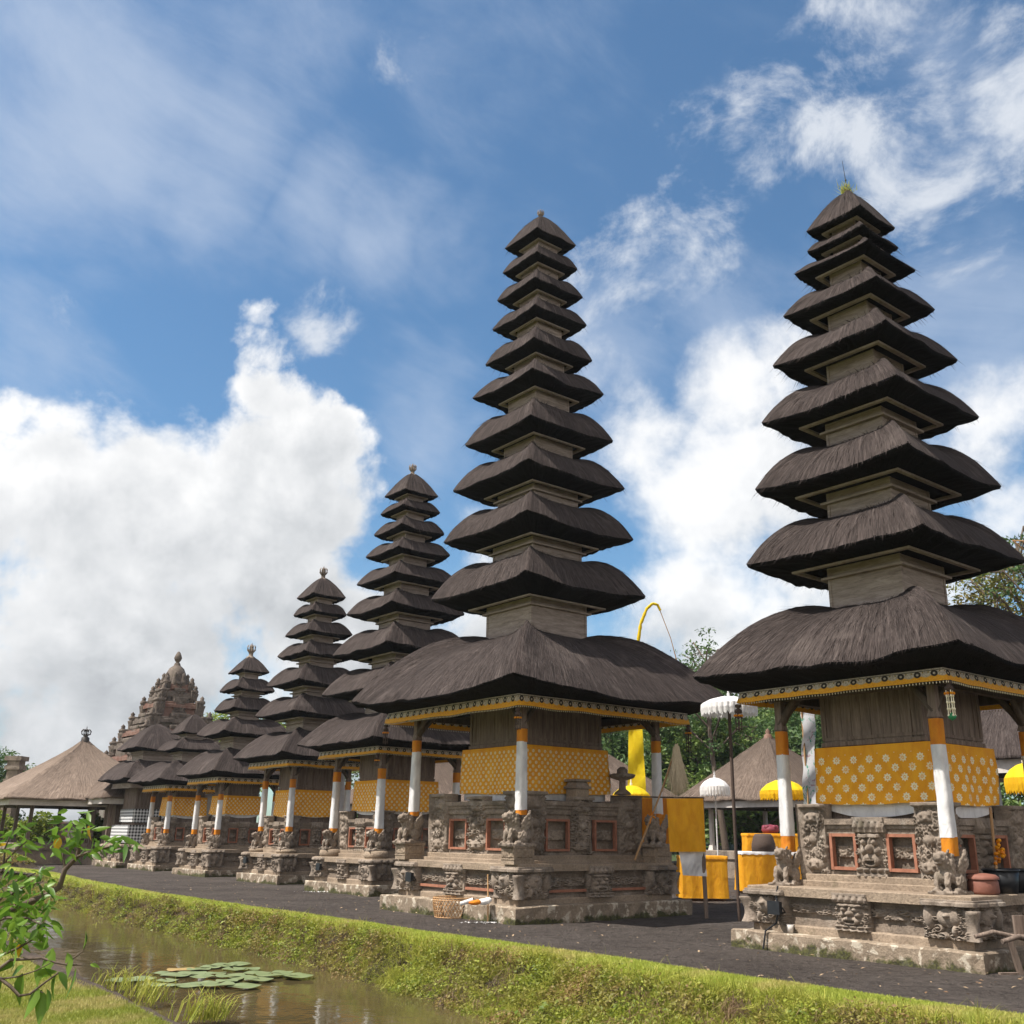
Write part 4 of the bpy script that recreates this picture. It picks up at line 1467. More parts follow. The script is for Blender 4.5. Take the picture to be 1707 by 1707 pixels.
    for a in np.arange(8) * math.pi / 4:
        d = np.array([math.cos(a), math.sin(a), 0])
        mb.tube([d * 0.12 * k + (0, 0, ap + 0.45 * k), d * 0.26 * k + (0, 0, ap + 0.62 * k), d * 0.27 * k + (0, 0, ap + 0.82 * k), d * 0.20 * k + (0, 0, ap + 0.95 * k)], [0.06 * k, 0.06 * k, 0.045 * k, 0.015 * k], 5)
    mb.build('stone_finial', M_CARVE, root)
    return root


TW = [
    dict(label='nine roofed tower shrine nearest the camera, its top sprouting weeds and a thin rod', C=(5.95, 16.23), seed=11, far=0, us=0.80, p=2.0, pt=0.25, blk=1.80, ledge=0.895, body=(1.16, 1.07, 2.12),
         post=(1.345, 1.40, 2.87, 3.23, 3.80), pw=0.165, foot_band=0.22, lion=0.82, cella=(0.865, 3.90), cloth=(0.985, 2.12, 2.965), skirt=(0.09, 0.13), fringe=(1.795, 3.69, 3.865),
         tiers=[(0.58, 12.57), (0.6, 12.13), (0.78, 11.64), (0.96, 10.77), (1.14, 9.77), (1.33, 8.65), (1.47, 7.35), (1.63, 6.02), (2.33, 4.06)], ap=13.39, nr=0.41, fc=0.60, drop=0.072, bf=0.52, fin=0.20),
    dict(label='tallest tower shrine with eleven stacked thatch roofs, at the middle of the photo', C=(0.09, 23.10), seed=22, far=0, p=2.41, pt=0.31, blk=2.14, ledge=1.05, body=(1.61, 1.20, 2.46), red=True, tall_mask=True, cz=0.84,
         post=(1.93, 1.98, 3.37, 3.62, 4.12), pw=0.18, foot_band=0.07, ped=1.385, lion=0.95, cella=(1.045, 4.30), cloth=(1.165, 2.46, 3.41), skirt=(0.15, 0.03), fringe=(2.445, 4.0, 4.235),
         tiers=[(0.68, 16.57), (0.71, 15.81), (0.8, 14.98), (0.87, 14.14), (0.98, 13.13), (1.18, 12.16), (1.31, 10.9), (1.51, 9.66), (1.65, 8.34), (1.83, 6.89), (3.12, 4.4)], ap=17.51, nr=0.455, fc=0.62, drop=0.115, bf=0.62, fin=0.32),
    dict(label='tower shrine with nine narrow stacked roofs, just left of the tallest tower', C=(-3.95, 30.22), seed=33, far=1, p=1.80, pt=0.27, blk=1.62, ledge=0.93, body=(1.10, 1.12, 2.20),
         post=(1.27, 1.60, 3.02, 3.29, 3.78), pw=0.19, foot_band=0.10, cushion=0.2, lion=0.80, cella=(0.78, 3.86), cloth=(0.89, 2.20, 3.03), skirt=(0.03, 0.10), fringe=(1.68, 3.67, 3.86),
         tiers=[(0.62, 11.88), (0.69, 11.31), (0.81, 10.6), (0.96, 9.85), (1.15, 8.97), (1.31, 8.0), (1.55, 6.78), (1.75, 5.55), (2.19, 4.04)], ap=12.68, nr=0.43, fin=0.42),
    dict(label='tower shrine with seven stacked black thatch roofs, fourth from the near end of the row', C=(-7.69, 35.33), seed=44, far=1, p=1.54, pt=0.28, blk=1.42, ledge=0.93, body=(0.95, 1.10, 2.12),
         post=(1.03, 1.62, 2.98, 3.24, 3.74), pw=0.17, foot_band=0.12, cushion=0.12, lion=0.78, cella=(0.68, 3.82), cloth=(0.775, 2.12, 2.93), csag=0.06, skirt=(0.0, 0.08), fringe=(1.475, 3.63, 3.83),
         tiers=[(0.65, 9.67), (0.71, 9.04), (0.88, 8.3), (1.02, 7.53), (1.25, 6.49), (1.47, 5.43), (1.95, 3.98)], ap=10.44, nr=0.43, fin=0.5),
    dict(label='tower shrine with five stacked roofs and a stone crown on its top', C=(-11.43, 40.18), seed=55, far=2, p=1.60, pt=0.23, blk=1.45, ledge=0.95, body=(0.95, 1.10, 2.15),
         post=(1.10, 1.48, 2.70, 2.90, 3.42), pw=0.17, foot_band=0.16, lion=0.72, cella=(0.62, 3.50), cloth=(0.70, 2.21, 2.88), skirt=(0.04, 0.10), fringe=(1.43, 3.30, 3.50),
         tiers=[(0.61, 7.69), (0.81, 6.95), (0.92, 6.16), (1.37, 5.18), (1.83, 3.66)], ap=8.34, nr=0.45, fin=0.6),
    dict(label='low three roofed tower shrine beside the one wrapped in checked cloth', C=(-15.04, 44.97), seed=66, far=2, p=1.58, pt=0.22, blk=1.45, ledge=0.97, body=(0.95, 1.12, 2.15),
         post=(1.02, 1.50, 2.75, 2.98, 3.36), pw=0.17, foot_band=0.14, lion=0.72, cella=(0.62, 3.42), cloth=(0.72, 2.2, 2.95), skirt=(0.04, 0.10), fringe=(1.37, 3.18, 3.40),
         tiers=[(0.71, 5.69), (1.08, 4.94), (1.92, 3.59)], ap=6.51, nr=0.5, fin=0.12),
    dict(label='two roofed shrine wrapped in black and white checked cloth, at the far end', C=(-17.84, 48.23), seed=77, far=2, p=1.56, pt=0.25, blk=1.40, ledge=0.97, body=(0.92, 1.05, 1.80),
         cella=(0.81, 3.62), cloth=(0.90, 1.92, 2.50), poleng=(1.12, 1.03, 1.80), fringe=(1.29, 3.39, 3.62), tiers=[(1.34, 5.2), (1.82, 3.77)], ap=6.40, nr=0.55, fin=0.1),
]
ROOTS = [meru(s) for s in TW]

#__MORE__
NL, NR = np.array([-0.775, -0.632]), np.array([0.632, -0.775])


def tower_pt(i, a, b, z):
    c = np.array(TW[i]['C'])
    return np.array([*(c + a * NL + b * NR), z])


# ------------------------------------------------------------------ trees
def leaves(mb, C, size, r, up=0.35, asp=0.45):
    """one rhombic leaf at each point of C"""
    N = len(C)
    n = r.normal(size=(N, 3)); n[:, 2] = np.abs(n[:, 2]) + up
    n /= np.linalg.norm(n, axis=1)[:, None]
    a = np.cross(n, r.normal(size=(N, 3))); a /= np.linalg.norm(a, axis=1)[:, None] + 1e-9
    b = np.cross(n, a)
    L = (size * (0.6 + 0.8 * r.random(N)))[:, None]
    V = np.stack([C - a * L * 0.5, C + b * L * asp * 0.5 + n * L * 0.06, C + a * L * 0.5, C - b * L * asp * 0.5 + n * L * 0.06], 1).reshape(-1, 3)
    mb.add(V, np.arange(4 * N).reshape(-1, 4), None, False)


def tree_parts(seed, h, rad, trunk_r, n_limb, n_leaf, size, crown0=0.35, sparse=0.0, flat=1.0, clump=0.30):
    r = np.random.default_rng(seed)
    wood, crown = MB(), MB()
    lean = r.normal(size=2) * 0.05 * h
    tk = [np.array([lean[0] * t ** 2 + 0.03 * h * math.sin(3 * t + seed), lean[1] * t ** 2, h * 0.8 * t]) for t in np.linspace(0, 1, 7)]
    wood.tube(tk, np.linspace(trunk_r, trunk_r * 0.25, 7), 8)
    tips = []
    for i in range(n_limb):
        t = crown0 + (0.98 - crown0) * (i + r.random()) / n_limb
        k = min(int(t * 6), 5)
        p0 = tk[k] + (tk[k + 1] - tk[k]) * (t * 6 - k)
        az = i * 2.4 + r.random()
        ln = rad * (1.0 - 0.55 * ((t - crown0) / (1 - crown0)) ** 1.3) * (0.75 + 0.4 * r.random())
        d = np.array([math.cos(az), math.sin(az), (0.35 + 0.5 * t) * flat])
        p1 = p0 + d * ln * 0.55 + np.array([0, 0, 0.04 * h]) * flat
        p2 = p0 + d * ln + r.normal(size=3) * 0.1 * rad
        wood.tube([p0, p1, p2], [trunk_r * 0.42 * (1 - 0.5 * t), trunk_r * 0.22, trunk_r * 0.06], 5, False)
        for q in range(4):
            f = 0.45 + 0.6 * r.random()
            b0 = p0 + (p2 - p0) * f * 0.8
            b1 = b0 + r.normal(size=3) * rad * 0.24 * np.array([1, 1, 0.7]) + d * rad * 0.10
            wood.tube([b0, (b0 + b1) / 2 + r.normal(size=3) * 0.03 * rad, b1], [trunk_r * 0.13, trunk_r * 0.08, trunk_r * 0.03], 4, False)
            tips.append(b1)
        tips.append(p2)
    tips.append(tk[-1] + np.array([0, 0, 0.1 * h]))
    tips = np.array(tips)
    keep = r.random(len(tips)) >= sparse
    tips = tips[keep]
    per = n_leaf // len(tips)
    for tpt in tips:
        m = int(per * (0.5 + r.random()))
        q = r.normal(size=(m, 3)); q /= np.linalg.norm(q, axis=1)[:, None]
        q = q * (r.random((m, 1)) ** 0.45) * rad * clump * (0.7 + 0.6 * r.random()) * np.array([1.15, 1.15, 0.75 * flat])
        leaves(crown, tpt + q, size, r)
    return wood, crown


def plant_tree(parts, loc, label, mat_l, scale=1.0, rot=0.0, name='broadleaf_tree', group=None, cat='tree'):
    w, c = parts
    t = thing(name, label, cat, loc, rot, group)
    t.scale = (scale,) * 3
    tr = obj('trunk', w, t); cr_ = obj('crown', c, t)
    return t


def tree_meshes(mat_l, *a, **k):
    w, c = tree_parts(*a, **k)
    wm, cm = w.mesh('trunk'), c.mesh('crown')
    wm.materials.append(M_BARK); cm.materials.append(mat_l)
    return wm, cm


TA = tree_meshes(M_LEAF, 3, 10, 3.6, 0.24, 18, 9000, 0.36, crown0=0.12, clump=0.30)
TB = tree_meshes(M_LEAF2, 5, 9, 3.2, 0.22, 16, 8500, 0.32, crown0=0.12, clump=0.32)
TCm = tree_meshes(M_LEAF, 8, 11, 2.8, 0.22, 18, 8000, 0.34, crown0=0.2, clump=0.28)
fl = ['tall broad tree in the wooded backdrop behind the pavilions', 'dark dense tree in the wooded backdrop behind the pavilions', 'narrow upright tree in the wooded backdrop behind the pavilions']
spots = [(700, 62, 9.0, 0), (760, 66, 9.0, 1), (830, 60, 8.5, 2), (930, 64, 9.0, 0), (1010, 60, 9.2, 1), (1065, 66, 10.0, 0), (1110, 58, 8.6, 1), (1160, 64, 10.2, 2), (1195, 56, 8.2, 0), (1235, 62, 9.6, 1),
         (1275, 58, 8.8, 2), (1310, 66, 10.5, 0), (1350, 60, 9.4, 1), (1400, 64, 10, 0), (1460, 58, 9, 1), (1530, 62, 9.8, 2), (1600, 58, 9, 0), (1680, 62, 9.6, 1), (1130, 78, 12, 0), (1210, 80, 13.0, 1), (1290, 82, 13.4, 0), (1050, 80, 11.5, 1)]
for i, (px, Y, h, k) in enumerate(spots):
    x = at(px, 1390, Y)[0]
    z0 = 0.0 if Y < 70 else 1.0
    plant_tree((TA, TB, TCm)[k], (x, Y, z0 - 0.1), fl[k], None, h / (10, 9, 11)[k], i * 1.3, group='trees of the wooded backdrop')

# thin crowned tree that shows above the roofs between the two near towers
tp = at(1200, 1390, 52)
m_ = tree_meshes(M_LEAF2, 21, 13.6, 2.8, 0.2, 15, 3000, 0.22, crown0=0.5, sparse=0.25, clump=0.22)
plant_tree(m_, (tp[0], 52, -0.1), 'thin crowned tree against the cloud between the two nearest towers', None, name='sparse_tree')
# golden green tree right of the nearest tower
m_ = tree_meshes(M_LEAF3, 31, 14.6, 4.3, 0.3, 20, 15000, 0.24, crown0=0.35, sparse=0.12, clump=0.26)
tp = at(1770, 1390, 40)
plant_tree(m_, (tp[0], 40, -0.1), 'golden green tree at the right edge beyond the nearest tower', None, 0.95, rot=0.6, name='golden_tree')
# slender tree whose top twigs reach in at the right edge
tq = at(1738, 1390, 30)
hq = float(at(1738, 790, 30)[2])
m_ = tree_meshes(M_LEAF2, 63, hq / 0.92, 1.5, 0.14, 9, 700, 0.17, crown0=0.74, sparse=0.3, clump=0.22)
plant_tree(m_, (tq[0] + 0.75, 30, -0.1), 'slender tree whose top twigs reach in at the right edge of the sky', None, name='slender_tree')
# feathery trees behind the small towers
m_ = tree_meshes(M_HEDGE, 41, 10.0, 4.2, 0.25, 16, 9000, 0.26, crown0=0.5, flat=0.5, clump=0.28)
for px, Y, s, lb in ((380, 84, 1.19, 'pale feathery tree showing between the five roofed tower and the brick shrine'), (500, 80, 1.03, 'pale feathery tree showing in the gap behind the seven roofed tower')):
    plant_tree(m_, (at(px, 1390, Y)[0], Y, -0.1), lb, None, s, px, name='feathery_tree')
plant_tree(TB, (at(-22, 1390, 66)[0], 66, -0.1), 'dark green tree at the left edge behind the big pale roof', None, 0.72, 0.3)

mb = MB()
us_, vs_ = np.linspace(-140, 160, 60), np.linspace(70, 230, 20)
X, Yg = np.meshgrid(us_, vs_, indexing='ij')
Zh = np.clip((Yg - 72) / 120, 0, 1) * 9 * (0.8 + 0.25 * np.sin(X * 0.03 + 1)) * np.clip((X + 60) / 60, 0, 1) - 0.05
mb.grid(np.stack([X, Yg, Zh], -1))
mb.build('hillside', simple('hill_undergrowth', (0.020, 0.038, 0.012), (0.05, 0.07, 0.02), 0.8, 0.95, 0.8, 0.4), kind='structure')


# ------------------------------------------------------------------ pavilions and the brick shrine
def pavilion(label, C, half, ez, az, m_roof, seed, base_z=0.6, base_h=None, rot=TOWER_ROT, conv=0.95, fascia=0.22, posts=2, m_base=None, post_mat=None, top='none', infill=None, name='thatched_pavilion', dens=0.7, hipb=0.02):
    t = thing(name, label, 'pavilion', (C[0], C[1], 0), rot)
    bh_ = base_h or half * 0.72
    mb = MB()
    rough_slab(mb, bh_, 0, base_z * 0.75, seed, 0.015)
    rough_slab(mb, bh_ * 1.03, base_z * 0.75 - 0.01, base_z, seed + 1, 0.012)
    mb.build('stone_base', m_base or M_STONE, t)
    pi2 = half * 0.62
    for i in range(posts):
        for j in range(posts):
            if 0 < i < posts - 1 and 0 < j < posts - 1: continue
            x, y = (-1 + 2 * i / (posts - 1)) * pi2, (-1 + 2 * j / (posts - 1)) * pi2
            mb = MB()
            mb.box((x, y, (base_z + ez) / 2), (0.15, 0.15, ez - base_z + 0.2))
            mb.box((x, y, base_z + 0.1), (0.26, 0.26, 0.2), top=0.7)
            mb.box((x, y, ez - 0.1), (0.22, 0.22, 0.2))
            mb.build('post', post_mat or M_WOOD, t)
    mb = MB()
    sqring(mb, half * 0.93, ez - fascia, ez + 0.03, 0.07)
    mb.build('eave_board', M_PAINT, t)
    mb = MB()
    sqring(mb, pi2 + 0.06, ez - 0.25, ez - 0.08, 0.13)
    mb.build('ring_beam', M_DARKWOOD, t)
    mb = MB()
    roof(mb, 0.10, az, half, ez + 0.10, half * 0.94, ez + 0.03, seed, conv, dens, hipb=hipb)
    mb.build('thatch_roof', m_roof, t)
    if infill:
        mb = MB()
        planks(mb, infill, base_z, ez - 0.15, 0.2, seed)
        sqring(mb, infill - 0.03, base_z, ez - 0.2)
        mb.build('plank_wall', M_WOOD, t)
    mb = MB()
    if top == 'crown':
        mb.lathe([(0.22, az - 0.12), (0.20, az + 0.12), (0.10, az + 0.18), (0.14, az + 0.24), (0.03, az + 0.28)], seg=12)
        for a in np.arange(8) * math.pi / 4:
            d = np.array([math.cos(a), math.sin(a), 0])
            mb.tube([d * 0.06 + (0, 0, az + 0.22), d * 0.22 + (0, 0, az + 0.30), d * 0.25 + (0, 0, az + 0.44), d * 0.17 + (0, 0, az + 0.54), d * 0.08 + (0, 0, az + 0.50), d * 0.09 + (0, 0, az + 0.44)], 0.026, 6)
        mb.tube([(0, 0, az + 0.2), (0, 0, az + 0.70)], [0.04, 0.015], 6)
        mb.build('crown_finial', M_CROWNIRON, t)
    elif top == 'clay':
        mb.lathe([(0.20, az - 0.10), (0.16, az + 0.08), (0.08, az + 0.14), (0.12, az + 0.22), (0.0, az + 0.36)], seg=12)
        mb.build('clay_finial', M_BRICK, t)
    return t


pavilion('large open pavilion with a pale tent shaped thatch roof and dark crown, far left', (-23.45, 53.4), 4.35, 2.85, 6.05, M_STRAW, 101, 0.95, 3.2, conv=0.82, posts=3, top='crown', hipb=0.03)
pavilion('small thatched pavilion with a plank wall in front of the large pale roof', (-19.6, 50.6), 2.0, 2.95, 4.7, M_STRAW2, 102, 0.7, 1.5, conv=1.2, infill=0.85)
pv = at(1290, 1390, 44)
pavilion('open pavilion with a brown thatch roof behind the white and yellow parasols', (pv[0], 44), 2.95, 2.95, 5.75, M_STRAW2, 103, 1.05, 2.35, conv=0.95, m_base=M_CARVE, top='clay', post_mat=M_PAINT)
pv = at(935, 1390, 50)
pavilion('wide thatched pavilion half hidden behind the tallest tower', (pv[0], 50), 4.5, 2.9, 6.7, M_STRAW2, 104, 0.8, 3.3, conv=0.95, top='clay', posts=3)
pv = at(1715, 1390, 31)
pavilion('thatched pavilion with a white eave board right of the nearest tower', (pv[0], 31), 2.5, 3.75, 6.2, M_THATCH, 105, 0.8, 1.9, conv=1.3, post_mat=M_WHITE, fascia=0.34)
pv = at(640, 1390, 56)
pavilion('brown thatched pavilion showing between the tallest and the nine roofed towers', (pv[0] + 2.2, 56), 4.0, 2.9, 6.0, M_STRAW2, 106, 0.8, 3.0, conv=0.95, posts=3)

gx = at(296, 1105, 62)[0]
gate = thing('brick_shrine_tower', 'stepped red brick and stone shrine tower with a domed top behind the low towers', 'tower', (gx, 62, 0), TOWER_ROT)
lev = [(0, 4.2, 4.9), (4.2, 5.75, 4.5), (5.75, 6.55, 4.05), (6.55, 7.3, 3.5), (7.3, 8.05, 2.9), (8.05, 9.0, 2.2), (9.0, 9.65, 1.62), (9.65, 10.15, 1.28)]
hs = 0.88 / 1.36
for i, (a, b, h) in enumerate(lev):
    h *= hs
    mb = MB()
    rough_slab(mb, h * 0.90, a - 0.02, b - 0.28, 200 + i, 0.03)
    mb.build('brick_tier', M_TOWERBRICK if i % 2 == 0 else M_BRICK, gate)
    mb = MB()
    rough_slab(mb, h * 1.0, b - 0.30, b - 0.13, 210 + i, 0.03)
    rough_slab(mb, h * 0.94, b - 0.14, b, 220 + i, 0.03)
    mb.build('stone_cornice', M_BRICK if i % 2 else M_OLD, gate)
    for k in range(4):
        mb = MB()
        corner_block(mb, k, h * 0.97, h * 0.30, a + 0.1, (b - a) * 1.05, 0.14, 22, 230 + i * 4 + k, flare=0.06)
        mb.build('corner_antefix', M_OLD, gate)
        c, s = [(1, 1), (-1, 1), (-1, -1), (1, -1)][k]
        mb = MB()
        q = h * 0.93
        mb.lathe([(0.17, b - 0.02), (0.19, b + 0.12), (0.11, b + 0.24), (0.14, b + 0.33), (0.0, b + 0.48)], (c * q, s * q, 0), 8)
        mb.build('corner_knob', M_OLD, gate)
    for fx, n, ux in ((0, (1, 0, 0), (0, 1, 0)), (1, (0, 1, 0), (-1, 0, 0))):
        n, ux = np.array(n, float), np.array(ux, float)
        mb = MB()
        mw = h * 0.62
        panel(mb, n * h * 0.90 - ux * mw / 2 + np.array([0, 0, a + 0.05]), ux, n, mw, (b - a) * 1.25, mask_map, 0.2, 0.3, 24, 260 + i + fx * 9)
        mb.build('relief_panel', M_OLD, gate)
mb = MB()
mb.lathe([(0.74, 9.9), (0.74, 10.2), (0.68, 10.55), (0.57, 10.9), (0.44, 11.18), (0.22, 11.36), (0.0, 11.42)], seg=20)
mb.build('dome', M_OLD, gate)
for k in range(8):
    a = k * math.pi / 4 + 0.39
    mb = MB()
    c_, s_ = math.cos(a), math.sin(a)
    mb.lathe([(0.16, 10.0), (0.20, 10.35), (0.10, 10.6), (0.14, 10.72), (0.0, 10.9)], (c_ * 0.70, s_ * 0.70, 0), 8)
    mb.build('dome_antefix', M_OLD, gate)
mb = MB()
mb.lathe([(0.22, 11.35), (0.17, 11.5), (0.10, 11.58), (0.18, 11.68), (0.24, 11.84), (0.19, 12.0), (0.10, 12.2), (0.0, 12.28)], seg=14)
mb.build('orb_finial', M_OLD, gate)

# low walls, hedge and pillar at the far left
mb = MB()
p = at(110, 1390, 60)
mb.box((p[0], 60, 0.95), (8.5, 0.4, 1.9)); mb.box((p[0], 60, 1.95), (8.7, 0.55, 0.12))
tag(mb.build('brick_wall', M_TOWERBRICK), 'low red brick wall behind the large pale pavilion', 'wall')
mb = MB()
r_ = np.random.default_rng(4)
p = at(20, 1390, 57.5)
for cx, w in ((p[0], 4.6), (at(158, 1390, 57.5)[0], 1.6)):
    pts = r_.random((5200, 3)) * np.array([w, 1.2, 2.4]) + np.array([cx - w / 2, 57, 0.05])
    pts[:, 2] *= 0.9 + 0.12 * np.sin(pts[:, 0] * 2.5)
    hb_ = MB()
    leaves(hb_, pts, 0.20, r_, 0.5, 0.55)
    st_ = MB()
    for k in range(5):
        x = cx - w / 2 + (k + 0.5) * w / 5
        st_.tube([(x, 57.5, 0), (x + 0.05, 57.55, 1.2), (x - 0.1, 57.6, 1.9)], [0.05, 0.04, 0.02], 5)
    hd = thing('hedge', 'yellow green hedge under the large pale roof' if w > 3 else 'short yellow green bush beside the plank walled pavilion', 'hedge' if w > 3 else 'bush', (0, 0, 0))
    hb_.build('foliage', M_HEDGE, hd); st_.build('stems', M_BARK, hd)
p = at(22, 1390, 60)
mb = MB()
mb.box((p[0], 59, 2.4), (0.62, 0.62, 4.8)); mb.box((p[0], 59, 4.9), (0.85, 0.85, 0.22)); mb.box((p[0], 59, 5.15), (0.7, 0.7, 0.28)); mb.box((p[0], 59, 5.42), (0.95, 0.95, 0.25)); mb.box((p[0], 59, 4.2), (0.8, 0.8, 0.15))
tag(mb.build('stone_pillar', M_CARVE), 'mossy stone gate pillar rising behind the left slope of the pale roof', 'pillar')
p = on_ground(50, 1434)
mb = MB()
mb.lathe([(0.02, 0.0), (0.34, 0.0), (0.46, 0.30), (0.50, 0.31), (0.49, 0.34), (0.44, 0.31), (0.32, 0.04), (0.0, 0.04)], (p[0], p[1], 0), 24)
tag(mb.build('plastic_basin', M_RED), 'red plastic basin on the gravel by the pavilion base', 'basin')
# dry mound with a shrub at the left edge
p = on_ground(2, 1446)
mb = MB()
mb.lathe([(2.3, -0.1), (1.9, 0.22), (1.2, 0.48), (0.5, 0.6), (0.0, 0.62)], (p[0] - 0.8, p[1], 0), 20)
md = thing('planted_mound', 'rounded bed of dry brown plants at the left edge', 'flower bed', (0, 0, 0))
mb.build('soil', M_EARTH, md)
mb = MB()
q = r_.random((2600, 2)) * 6.283
rr = np.sqrt(r_.random(2600)) * 2.0
P3 = np.stack([p[0] - 0.8 + rr * np.cos(q[:, 0]), p[1] + rr * np.sin(q[:, 0]), 0.62 * (1 - (rr / 2.3) ** 2) + 0.1 * r_.random(2600)], -1)
leaves(mb, P3, 0.14, r_, 0.3, 0.4)
mb.build('foliage', M_WEED, md)


# ------------------------------------------------------------------ things between the towers
def parasol(label, x, y, ztop, rad, m, fringe=0.22, pole_m=None, zfoot=0.0, pr=0.022, dome=0.42, mfr=None):
    t = thing('ceremonial_parasol', label, 'parasol', (x, y, zfoot))
    zt = ztop - zfoot
    mb = MB()
    mb.tube([(0, 0, 0), (0, 0, zt * 0.5), (0, 0, zt)], pr, 8)
    mb.build('pole', pole_m or M_WHITE, t)
    mb = MB()
    n = 24
    prof = [(0.02, zt), (rad * 0.35, zt - rad * dome * 0.12), (rad * 0.7, zt - rad * dome * 0.42), (rad * 0.95, zt - rad * dome * 0.85), (rad, zt - rad * dome)]
    th = np.arange(n) * 2 * math.pi / n
    P = np.array([[[r * (1 - 0.025 * (i % 2)) * math.cos(a), r * (1 - 0.025 * (i % 2)) * math.sin(a), z] for i, a in enumerate(th)] for r, z in prof])
    mb.grid(P, None, closed=True, smooth=False)
    ca = mb.build('canopy', m, t)
    mb = MB()
    zz = zt - rad * dome
    k = 90
    th = np.arange(k) * 2 * math.pi / k
    P = np.array([[[rad * f * (1 + 0.02 * math.sin(i * 2.1)) * math.cos(a), rad * f * (1 + 0.02 * math.sin(i * 2.1)) * math.sin(a), zz - fringe * d * (1 + 0.18 * math.sin(i * 3.7))] for i, a in enumerate(th)] for d, f in ((0, 1.0), (0.45, 1.02), (1, 0.99))])
    mb.grid(P, None, closed=True, smooth=False)
    mb.build('fringe', mfr or m, t)
    mb = MB()
    for a in np.arange(12) * math.pi / 6:
        mb.tube([(0.02 * math.cos(a), 0.02 * math.sin(a), zt - 0.03), (rad * 0.95 * math.cos(a), rad * 0.95 * math.sin(a), zt - rad * dome * 0.95)], 0.006, 4)
    mb.build('ribs', M_BAMBOO, t)
    mb = MB()
    mb.lathe([(0.03, zt - 0.01), (0.035, zt + 0.05), (0.015, zt + 0.08), (0.025, zt + 0.11), (0.0, zt + 0.20)], (0, 0, 0), 8)
    mb.build('tip', M_BEAD if m is M_LEMON else M_WHITE, t)
    return t


M_YFR = mat_cloth('amber_fringe', (0.75, 0.42, 0.01), (0.85, 0.52, 0.015), 0.35)
g0 = on_ground(1231, 1540)
parasol('large white parasol on a tall dark banded pole between the two nearest towers', g0[0] + 0.14, g0[1] + 0.6, 4.44, 0.58, M_WHITE, 0.22, M_BASKET, 0.0, 0.035, 0.30)
p = at(1191, 1296, 29.5); parasol('small white fringed parasol in front of the brown thatch roof', p[0], 29.5, p[2], 0.42, M_WHITE, 0.24, None, 0, 0.02, 0.62)
p = at(1304, 1299, 27.5); parasol('yellow fringed parasol behind the left post of the nearest tower', p[0], 27.5, p[2], 0.60, M_LEMON, 0.22, M_BAMBOO, 0, 0.02, 0.50, M_YFR)
p = at(1706, 1272, 22.0); parasol('yellow fringed parasol at the right edge of the photo', p[0], 22.0, p[2], 0.42, M_LEMON, 0.30, M_BAMBOO, 0, 0.02, 0.75, M_YFR)
p = at(1052, 1309, 28.0); parasol('lemon yellow parasol top showing behind the stone dish of the tallest tower', p[0], 28.0, p[2], 0.50, M_LEMON, 0.2, M_BAMBOO, 0, 0.02, 0.5, M_YFR)


def sheet_cloth(mb, a, b, c, d, n=16, m=14, wave=0.02, seed=0, nrm=None):
    """hanging cloth between corners: a b along the top, d c along the bottom"""
    a, b, c, d = [np.array(q, float) for q in (a, b, c, d)]
    nrm = np.cross(b - a, d - a); nrm /= np.linalg.norm(nrm)
    P, uv = [], []
    for i in range(m):
        t = i / (m - 1)
        l, r2 = a + (d - a) * t, b + (c - b) * t
        s = np.linspace(0, 1, n)
        row = l + (r2 - l) * s[:, None]
        w_ = noise3(np.stack([s * 2.4 + t * 0.6, np.full(n, t * 0.9), 0 * s], -1), 2.6, seed, 3)
        P.append(row + nrm * (wave * w_ * (0.3 + 0.7 * t))[:, None])
        uv.append(np.stack([s * np.linalg.norm(b - a), np.full(n, t * np.linalg.norm(d - a))], -1))
    mb.grid(np.array(P), np.array(uv))


# saffron banner hung on a rail beside the tallest tower
Yb = 21.85
t = thing('hanging_banner', 'saffron cloth over white cloth hung on a rail beside the tallest tower', 'banner', (0, 0, 0))
mb = MB(); sheet_cloth(mb, at(1111, 1331, Yb), at(1172, 1331, Yb), at(1177, 1420, Yb - 0.02), at(1117, 1420, Yb - 0.02), wave=0.07, seed=3, n=28, m=20); mb.build('saffron_cloth', M_YELLOW, t)
mb = MB(); sheet_cloth(mb, at(1131, 1417, Yb + 0.04), at(1176, 1417, Yb + 0.04), at(1178, 1461, Yb + 0.02), at(1139, 1459, Yb + 0.02), wave=0.07, seed=5, n=24); mb.build('white_cloth', M_WHITE, t)
mb = MB(); mb.tube([at(1018, 1327, 22.4), at(1100, 1329, 22.3), at(1174, 1330, Yb)], 0.018, 6); mb.build('rail', M_DARKWOOD, t)
f = on_ground(1178, 1531)
mb = MB(); mb.tube([(f[0], f[1], 0), (f[0] - 0.01, f[1] + 0.02, 0.9), tuple(at(1170, 1330, f[1] + 0.04))], 0.045, 7); mb.build('pole', M_WOOD, t)
t = tag(MB.build(( lambda m: (sheet_cloth(m, at(1062, 1330, 23.4), at(1118, 1331, 23.4), at(1118, 1440, 23.4), at(1066, 1436, 23.4), wave=0.03, seed=9), m)[1])(MB()), 'orange_screen_cloth', M_ORANGE), 'dark orange cloth screen hanging in the shade behind the saffron banner', 'cloth')


